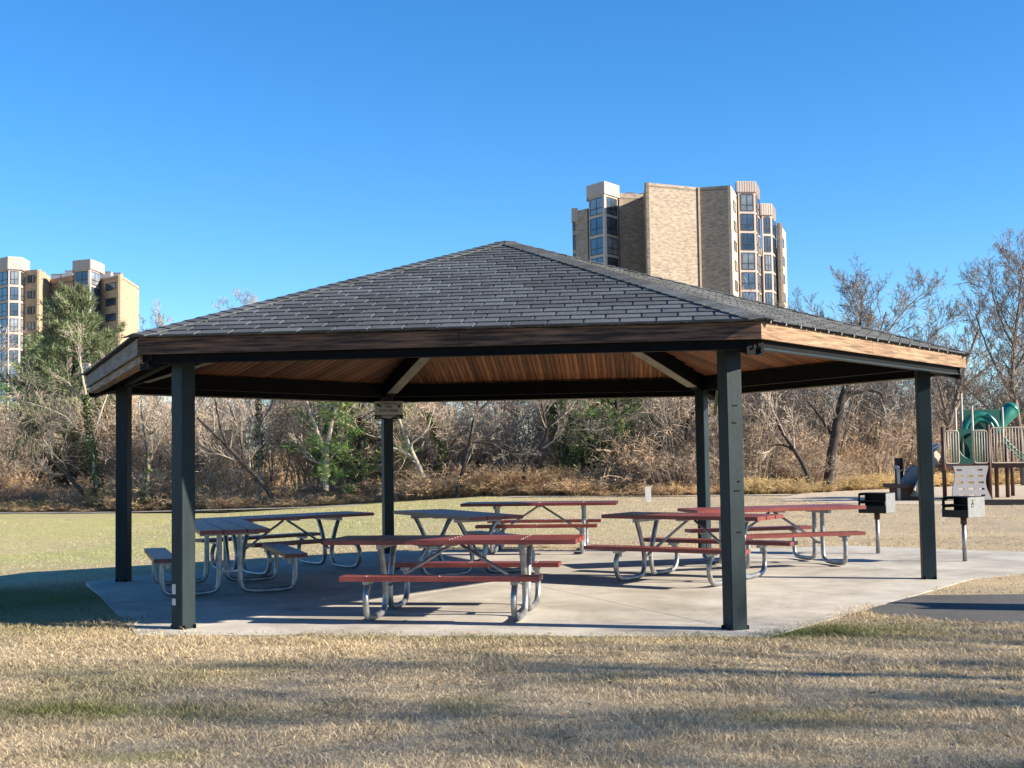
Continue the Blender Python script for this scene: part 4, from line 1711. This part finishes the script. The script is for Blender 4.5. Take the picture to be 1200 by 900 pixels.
lt_('ivy_tree', 301, 50.5, [[(303, 590, .12), (302, 540, .11), (301, 500, .10), (300, 460, .09), (299, 430, .06), (298, 400, .03)], [(301, 500, .06), (312, 482, .05), (322, 455, .03)]],
    'upright trunk covered in dark green ivy near the front left post', 205, ivy=[(0, 1.6, 5.2, 1500, .17)])
lt_('forked_tree', 379, 49.5, [[(379, 575, .13), (379, 555, .12), (380, 525, .10), (386, 495, .08), (395, 462, .06), (404, 430, .03)], [(378, 535, .09), (371, 510, .07), (360, 480, .05), (354, 455, .03)], [(386, 498, .05), (405, 482, .04), (424, 466, .02)], [(388, 490, .05), (408, 500, .045), (430, 512, .03), (450, 516, .02)], [(380, 545, .05), (362, 540, .04), (350, 528, .02)]],
    'pale forked tree standing in front of the green pine left of the sign', 206, mt_t='bark_pale', nb=6)
lt_('leaning_tree', 500, 48, [[(503, 582, .10), (494, 560, .09), (484, 538, .08), (474, 516, .07), (467, 495, .05), (460, 470, .03)], [(486, 540, .06), (470, 528, .05), (455, 524, .03)], [(478, 520, .05), (498, 505, .04), (506, 480, .02)]],
    'grey trunk leaning left just right of the sign post', 207, mt_t='bark_pale', nb=6)
lt_('ivy_tree', 519, 49, [[(519, 588, .12), (518, 560, .11), (515, 530, .09), (507, 505, .06), (497, 485, .03)], [(517, 540, .07), (527, 520, .05), (540, 505, .03)]],
    'short stub trunk with dark ivy right of the sign post', 208, mt_t='bark_dark', ivy=[(0, .2, 3.2, 1100, .2)], nb=5)
lt_('bare_tree', 530, 47.2, [[(530, 590, .10), (534, 570, .09), (541, 545, .08), (548, 515, .07), (555, 485, .06), (559, 462, .045), (562, 440, .03)], [(548, 518, .05), (560, 519, .04), (575, 520, .02)], [(555, 485, .04), (566, 475, .03), (574, 468, .02)]],
    'slim leaning tree with sunlit left edge in the middle of the thicket', 209, mt_t='bark_dark', nb=5)
lt_('bare_tree', 612, 46.8, [[(610, 560, .10), (614, 545, .09), (627, 530, .085), (638, 512, .075), (637, 500, .06), (634, 480, .04), (628, 460, .02)], [(638, 510, .05), (652, 500, .04), (664, 505, .02)], [(638, 505, .05), (648, 492, .04), (660, 485, .02)]],
    'dark curving tree with spreading branches right of centre in the thicket', 210, mt_t='bark_dark', nb=6)
lt_('ivy_tree', 672, 48.5, [[(674, 585, .10), (668, 560, .09), (658, 535, .08), (650, 505, .06), (645, 475, .04)]],
    'trunk overgrown with yellow green vine right of centre', 211, ivy=[(0, .2, 4, 1700, .3)], nb=5)
lt_('vine_pole', 691, 50, [[(691, 588, .12), (691, 560, .12), (690, 530, .10), (687, 500, .07), (684, 475, .04)]],
    'dark vine covered trunk beside the second pine', 212, mt_t='bark_dark', ivy=[(0, .2, 4.2, 1500, .22)], nb=5)
lt_('bare_tree', 800, 47.5, [[(800, 585, .14), (800, 540, .12), (799, 500, .11), (797, 470, .09), (794, 430, .05)], [(799, 510, .07), (806, 490, .05), (815, 475, .03)]],
    'dark upright trunk left of the far right post', 213, mt_t='bark_dark')
lt_('leaning_tree', 946, 45.2, [[(946, 572, .11), (938, 545, .09), (926, 525, .08), (912, 505, .06), (905, 480, .04)], [(930, 530, .05), (915, 520, .04), (900, 522, .02)]],
    'broken dark leaning trunk right of the front right post', 214, mt_t='bark_dark', nb=7)
lt_('crooked_tree', 966, 45.8, [[(964, 580, .20), (967, 555, .18), (972, 525, .17), (977, 500, .16), (984, 470, .14), (990, 452, .12), (996, 425, .09), (1004, 395, .06), (1010, 360, .03)], [(985, 464, .10), (1000, 460, .09), (1018, 457, .07), (1029, 460, .05), (1033, 466, .03)], [(992, 450, .07), (1010, 420, .05), (1030, 390, .03), (1040, 350, .02)], [(975, 515, .06), (960, 490, .05), (945, 470, .03)]],
    'big dark crooked tree with one bare sideways limb under the right eave', 215, mt_t='bark_dark', mt_c='twig_grey', nb=7, bl=1.0)
lt_('spreading_tree', 1012, 58, [[(1014, 585, .22), (1013, 530, .20), (1012, 480, .17), (1011, 430, .13), (1008, 390, .09), (1004, 350, .05), (1000, 322, .025)],
                              [(1012, 440, .10), (1030, 400, .08), (1050, 365, .06), (1075, 335, .03), (1090, 320, .02)], [(1011, 430, .10), (990, 395, .07), (965, 370, .05), (945, 355, .03)],
                              [(1011, 410, .08), (1018, 370, .06), (1025, 335, .03)], [(1012, 450, .08), (1045, 425, .06), (1080, 400, .04), (1105, 370, .025)], [(1010, 420, .07), (980, 410, .05), (955, 385, .03)], [(1012, 460, .06), (1060, 440, .05), (1110, 425, .03)]],
    'wide spreading bare tree rising above the right eave of the pavilion', 216, nb=20, bl=1.15, rk=.7, mt_c='twig_grey')
lt_('tall_bare_tree', 1120, 52, [[(1096, 588, .20), (1100, 540, .18), (1110, 495, .15), (1122, 455, .12), (1135, 410, .08), (1150, 370, .04)], [(1108, 500, .10), (1100, 460, .08), (1090, 420, .05), (1085, 390, .03)], [(1118, 470, .09), (1140, 440, .06), (1165, 420, .03)]],
    'leaning bare tree behind the right corner post', 217, nb=14, bl=1.1, rk=.75, mt_c='twig_grey')
lt_('tall_bare_tree', 1190, 50, [[(1196, 590, .22), (1194, 540, .20), (1190, 490, .17), (1184, 440, .13), (1190, 390, .10), (1196, 340, .06), (1200, 300, .03)], [(1188, 470, .10), (1170, 430, .07), (1158, 390, .05), (1150, 350, .03)], [(1185, 440, .10), (1205, 400, .08), (1220, 350, .05), (1230, 310, .03)], [(1192, 510, .09), (1150, 470, .06), (1120, 440, .03)], [(1190, 400, .07), (1175, 360, .05), (1168, 320, .03)]],
    'tall bare tree filling the right edge behind the playground', 218, nb=18, bl=1.1, rk=.7, mt_c='twig_grey')
lt_('tall_bare_tree', 1238, 55, [[(1236, 590, .24), (1234, 500, .20), (1226, 420, .15), (1215, 360, .10), (1205, 310, .05), (1198, 280, .03)], [(1230, 450, .10), (1200, 400, .07), (1180, 350, .04), (1172, 310, .02)], [(1222, 400, .10), (1245, 340, .07), (1255, 290, .04)]],
    'tallest bare tree leaning in from beyond the right edge', 219, nb=18, bl=1.2, rk=.7, mt_c='twig_grey')
lt_('bare_tree', 278, 72, [[(276, 590, .2), (278, 480, .16), (281, 400, .09), (284, 345, .03)], [(280, 420, .06), (270, 375, .04), (266, 350, .02)], [(281, 400, .06), (295, 370, .04), (302, 352, .02)]],
    'bare tree whose top twigs just show above the left roof slope', 220, nb=9, bl=.9)
lt_('bare_tree', 176, 68, [[(176, 590, .2), (178, 480, .15), (184, 410, .08), (190, 368, .03)], [(179, 430, .06), (168, 395, .04), (166, 372, .02)]],
    'bare tree peeking over the left eave corner', 221, nb=9, bl=.9)


# pines
def pine_mesh(seed, H, wid, cols, flat=.35, bare_low=.12, n=70, tufts=34, nl=.30):
    rng = random.Random(seed)
    V, F, Cc = [], [], []
    tr = MB()
    tp = [Vector((rng.uniform(-.06, .06), rng.uniform(-.06, .06), H * t)) for t in np.linspace(-.03, 1, 9)]
    tr.tube(tp, [H * .017 * (1 - .9 * t) + .02 for t in np.linspace(0, 1, 9)], 8)
    for i in range(n):
        t = bare_low + (1 - bare_low) * (i + rng.random()) / n
        z = H * t
        prof = (1 - t) ** .55 * (.55 + .45 * min(1, (t - bare_low + .05) / .25))
        Lb = wid * prof * rng.uniform(.55, 1.2) + .25
        a = i * 2.399 + rng.uniform(-.5, .5)
        rise = rng.uniform(-.05, .45) + .6 * t * t
        d = Vector((math.cos(a), math.sin(a), rise)).normalized()
        p0 = Vector((0, 0, z))
        bp = [p0 + d * (Lb * s_) + Vector((0, 0, .12 * Lb * (s_ * s_))) for s_ in (0, .5, 1)]
        tr.tube(bp, [.035 * (1 - t) + .015, .02, .008], 4, cap=False)
        nt_ = int(tufts * (.35 + .65 * Lb / wid))
        tone = rng.uniform(.7, 1.25)
        base = cols[rng.randrange(len(cols))]
        for q in range(nt_):
            s_ = rng.uniform(.28, 1.04) ** .8
            side = Vector((-d.y, d.x, 0)).normalized()
            c = p0 + d * (Lb * s_) + Vector((0, 0, .12 * Lb * s_ * s_)) + side * rng.gauss(0, .16 * Lb * (1.15 - s_ * .5)) + Vector((0, 0, rng.gauss(0.03, .07 + .03 * Lb)))
            k = tone * rng.uniform(.75, 1.3)
            cc = tuple(w_ * k for w_ in base)
            td = (d + Vector((rng.gauss(0, .5), rng.gauss(0, .5), .5 + rng.gauss(0, .3)))).normalized()
            for m_ in range(7):
                nd = (td + Vector((rng.gauss(0, .55), rng.gauss(0, .55), rng.gauss(0, .45)))).normalized()
                u = perp(rng, nd) * rng.uniform(.014, .026)
                n0 = len(V)
                l_ = nl * rng.uniform(.6, 1.2)
                V += [c - u, c + u, c + nd * l_]
                Cc += [cc] * 3
                F.append((n0, n0 + 1, n0 + 2))
    return tr.mesh('trunk', M['bark_dark'], True), mesh_np('crown', V, F, M['needle'], np.array(Cc))


GP = [(.25, .28, .15), (.20, .245, .125), (.30, .315, .18)]
GG = [(.19, .30, .10), (.24, .35, .12), (.29, .38, .14)]
BIGP = pine_mesh(301, 9.8, 4.0, [(.24, .285, .145), (.19, .24, .115), (.29, .315, .175)], n=115, tufts=85, nl=.34, bare_low=.05)
LOWP = [pine_mesh(304 + i, 7.2, 2.7, GG, bare_low=.04, n=64, tufts=64, nl=.27) for i in range(2)]
PIN = [pine_mesh(302, 7.5, 3.0, GG, n=80, tufts=60, nl=.26), pine_mesh(303, 8.5, 3.2, GG, n=90, tufts=60, nl=.26)]
put_tree('pine_tree', BIGP, across(84, 60), 60, 1.0, .3, 'big loose grey green pine in front of the left apartment block')
put_tree('pine_tree', PIN[1], across(45, 70), 70, .95, 1.3, 'smaller dark pine at the left shoulder of the big pine')
put_tree('pine_tree', LOWP[0], across(420, 50.6), 50.6, 1.0, 2.0, 'green pine behind the pale forked tree left of the sign')
put_tree('pine_tree', PIN[1], across(350, 66), 66, .78, .5, 'dark pine low behind the bare trunks left of the forked tree')
put_tree('pine_tree', LOWP[1], across(720, 49.6), 49.6, 1.0, 4.4, 'green pine in the thicket left of the far right post')
put_tree('pine_tree', PIN[1], across(680, 64), 64, .85, 3.1, 'dark pine behind the vine covered trunk')

# bare trees on the near right, outside the frame; their shadows streak the lawn
for x, y, s_, rz in ((16, 6.0, .85, 2.2), (20, 3.65, .95, 3.9), (24, 1.0, 1.0, .3), (34, 5.4, 1.1, 1.1), (29, 3.0, 1.0, 5.0)):
    put_tree('bare_tree', TALL[int(x) % 3], x, y, s_, rz, 'bare tree on the near right lawn beside the asphalt path', 'bare trees on the near right lawn')
kb = empty('shadow_board', (7.75, 11.55, -.02), R_(15), 'unseen dark board added to cast a shadow band on the asphalt path', 'board')  # added out of view so its shadow darkens the asphalt
mb = MB()
for yy in (-.24, .24):
    mb.box((0, yy, .95), (.09, .09, 1.9))
mb.build('leg', M['timber'], kb)
mb = MB()
mb.box((0, 0, 1.05), (.06, .385, 1.55))
mb.build('panel', M['timber'], kb)

# ------------------------------------------------------------------ grass blades
def in_poly(x, y, poly):
    c = np.zeros(len(x), bool)
    n = len(poly)
    for i in range(n):
        x1, y1 = poly[i]
        x2, y2 = poly[(i + 1) % n]
        cond = (y1 > y) != (y2 > y)
        with np.errstate(divide='ignore', invalid='ignore'):
            xi = (x2 - x1) * (y - y1) / (y2 - y1) + x1
        c ^= cond & (x < xi)
    return c


PADP = [hexv(RS - .05, k) for k in range(6)]
WALKP = [(2.9, 19.9), (5.40, 20.45), (7.0, 19.1), (8.2, 18.35), (11.0, 18.0), (16, 18.2), (16, 16.2), (10.5, 15.9), (7.6, 15.9), (6.3, 15.6), (5.0, 15.0)]


def grass(name, seed, y0, y1, dens, hmin, hmax, wid, segs, xm=1.5, jit=.62, greyf=.22):
    rs = np.random.RandomState(seed)
    slope = .42
    area = (y1 - y0) * ((y0 + y1) * slope + 2 * xm)
    n = int(area * dens)
    y = y0 + (y1 - y0) * np.sqrt(rs.rand(n) * (1 - (y0 / y1) ** 2) + (y0 / y1) ** 2) ** 1.0 * 0
    # uniform over the trapezium
    y = np.sqrt(rs.rand(n) * (y1 ** 2 - y0 ** 2) + y0 ** 2)
    x = (rs.rand(n) * 2 - 1) * (y * slope + xm)
    jag = .05 + .06 * (y < 12.6)
    keep = ~in_poly(x + rs.randn(n) * jag, y + rs.randn(n) * jag, PADP) & ~in_poly(x, y, WALKP) & ~in_poly(x + rs.randn(n) * .04, y + rs.randn(n) * .04, PATH)
    x, y = x[keep], y[keep]
    # tufts: thin out between clumps
    cl = vnoise(x, y, 7.0) * .6 + vnoise(x + 9, y, 2.3) * .4
    keep = rs.rand(len(x)) < (.45 + .75 * cl) * (.35 + .65 * sstep(.12, .30, vnoise(x + 3, y - 8, 1.9)))
    x, y = x[keep], y[keep]
    n = len(x)
    z = height(x, y)
    a = rs.rand(n) * 2 * np.pi
    L = hmin + (hmax - hmin) * rs.rand(n) ** 1.5
    tall = sstep(.25, .8, vnoise(x, y, 3.1))
    L = L * (.6 + .7 * tall)
    lean = .7 + .85 * rs.rand(n)
    dx, dy = np.cos(a), np.sin(a)
    b = rs.rand(n) * 2 * np.pi
    wx, wy = np.cos(b) * wid, np.sin(b) * wid
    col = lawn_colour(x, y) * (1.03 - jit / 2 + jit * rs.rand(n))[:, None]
    grey = rs.rand(n) < greyf
    col[grey] *= np.array([.64, .66, .70])
    P0 = np.c_[x, y, z - .004]
    lc, ls = np.cos(lean), np.sin(lean)
    if segs == 2:
        cz = L * .55
        P1 = P0 + np.c_[dx * ls * L * .40, dy * ls * L * .40, cz * (.55 + .45 * lc)]
        P2 = P0 + np.c_[dx * ls * L * 1.05, dy * ls * L * 1.05, L * lc * .9 + .006]
        Wd = np.c_[wx, wy, np.zeros(n)]
        V = np.stack([P0 - Wd, P0 + Wd, P1 - Wd * .8, P1 + Wd * .8, P2], 1).reshape(-1, 3)
        i = np.arange(n)[:, None] * 5
        F = np.concatenate([i + np.array([[0, 1, 3]]), i + np.array([[0, 3, 2]]), i + np.array([[2, 3, 4]])], 1).reshape(-1, 3)
        cc = np.repeat(col, 5, 0)
    else:
        P2 = P0 + np.c_[dx * ls * L, dy * ls * L, L * lc]
        Wd = np.c_[wx, wy, np.zeros(n)]
        V = np.stack([P0 - Wd, P0 + Wd, P2], 1).reshape(-1, 3)
        F = np.arange(n * 3).reshape(-1, 3)
        cc = np.repeat(col, 3, 0)
    o = link(name, mesh_np(name, V, F, M['grass'], cc))
    return tag(o, kind='stuff')


grass('lawn_grass', 1, 5.6, 8.2, 8500, .025, .070, .0020, 2, jit=.9)
grass('lawn_grass', 2, 8.2, 12.6, 5000, .025, .070, .0027, 2, jit=.9)
grass('lawn_grass', 3, 12.6, 22, 1500, .03, .06, .0045, 1, 2.5, .5)
grass('lawn_grass', 4, 22, 46, 330, .03, .055, .008, 1, 3, .3, .05)

# a few fallen leaves
rs = random.Random(12)
V, F = [], []
for i in range(150):
    y = rs.uniform(6.0, 12.0)
    x = rs.uniform(-1, 1) * (y * .42 + .5)
    if in_poly(np.array([x]), np.array([y]), PADP)[0] and rs.random() < .93:
        continue
    c = Vector((x, y, max(zg(x, y), -.03) + rs.uniform(.02, .05)))
    if in_poly(np.array([x]), np.array([y]), PADP)[0]:
        c.z = .008
    d = Vector((rs.uniform(-1, 1), rs.uniform(-1, 1), rs.uniform(-.2, .3))).normalized()
    u = d.cross(Vector((0, 0, 1))).normalized() * rs.uniform(.009, .018)
    s_ = rs.uniform(.018, .038)
    n0 = len(V)
    V += [c - d * s_, c - u + Vector((0, 0, .008)), c + d * s_, c + u + Vector((0, 0, .006))]
    F += [(n0, n0 + 1, n0 + 2), (n0, n0 + 2, n0 + 3)]
tag(link('fallen_leaves', mesh_np('fallen_leaves', V, F, M['leaf'])), kind='stuff')
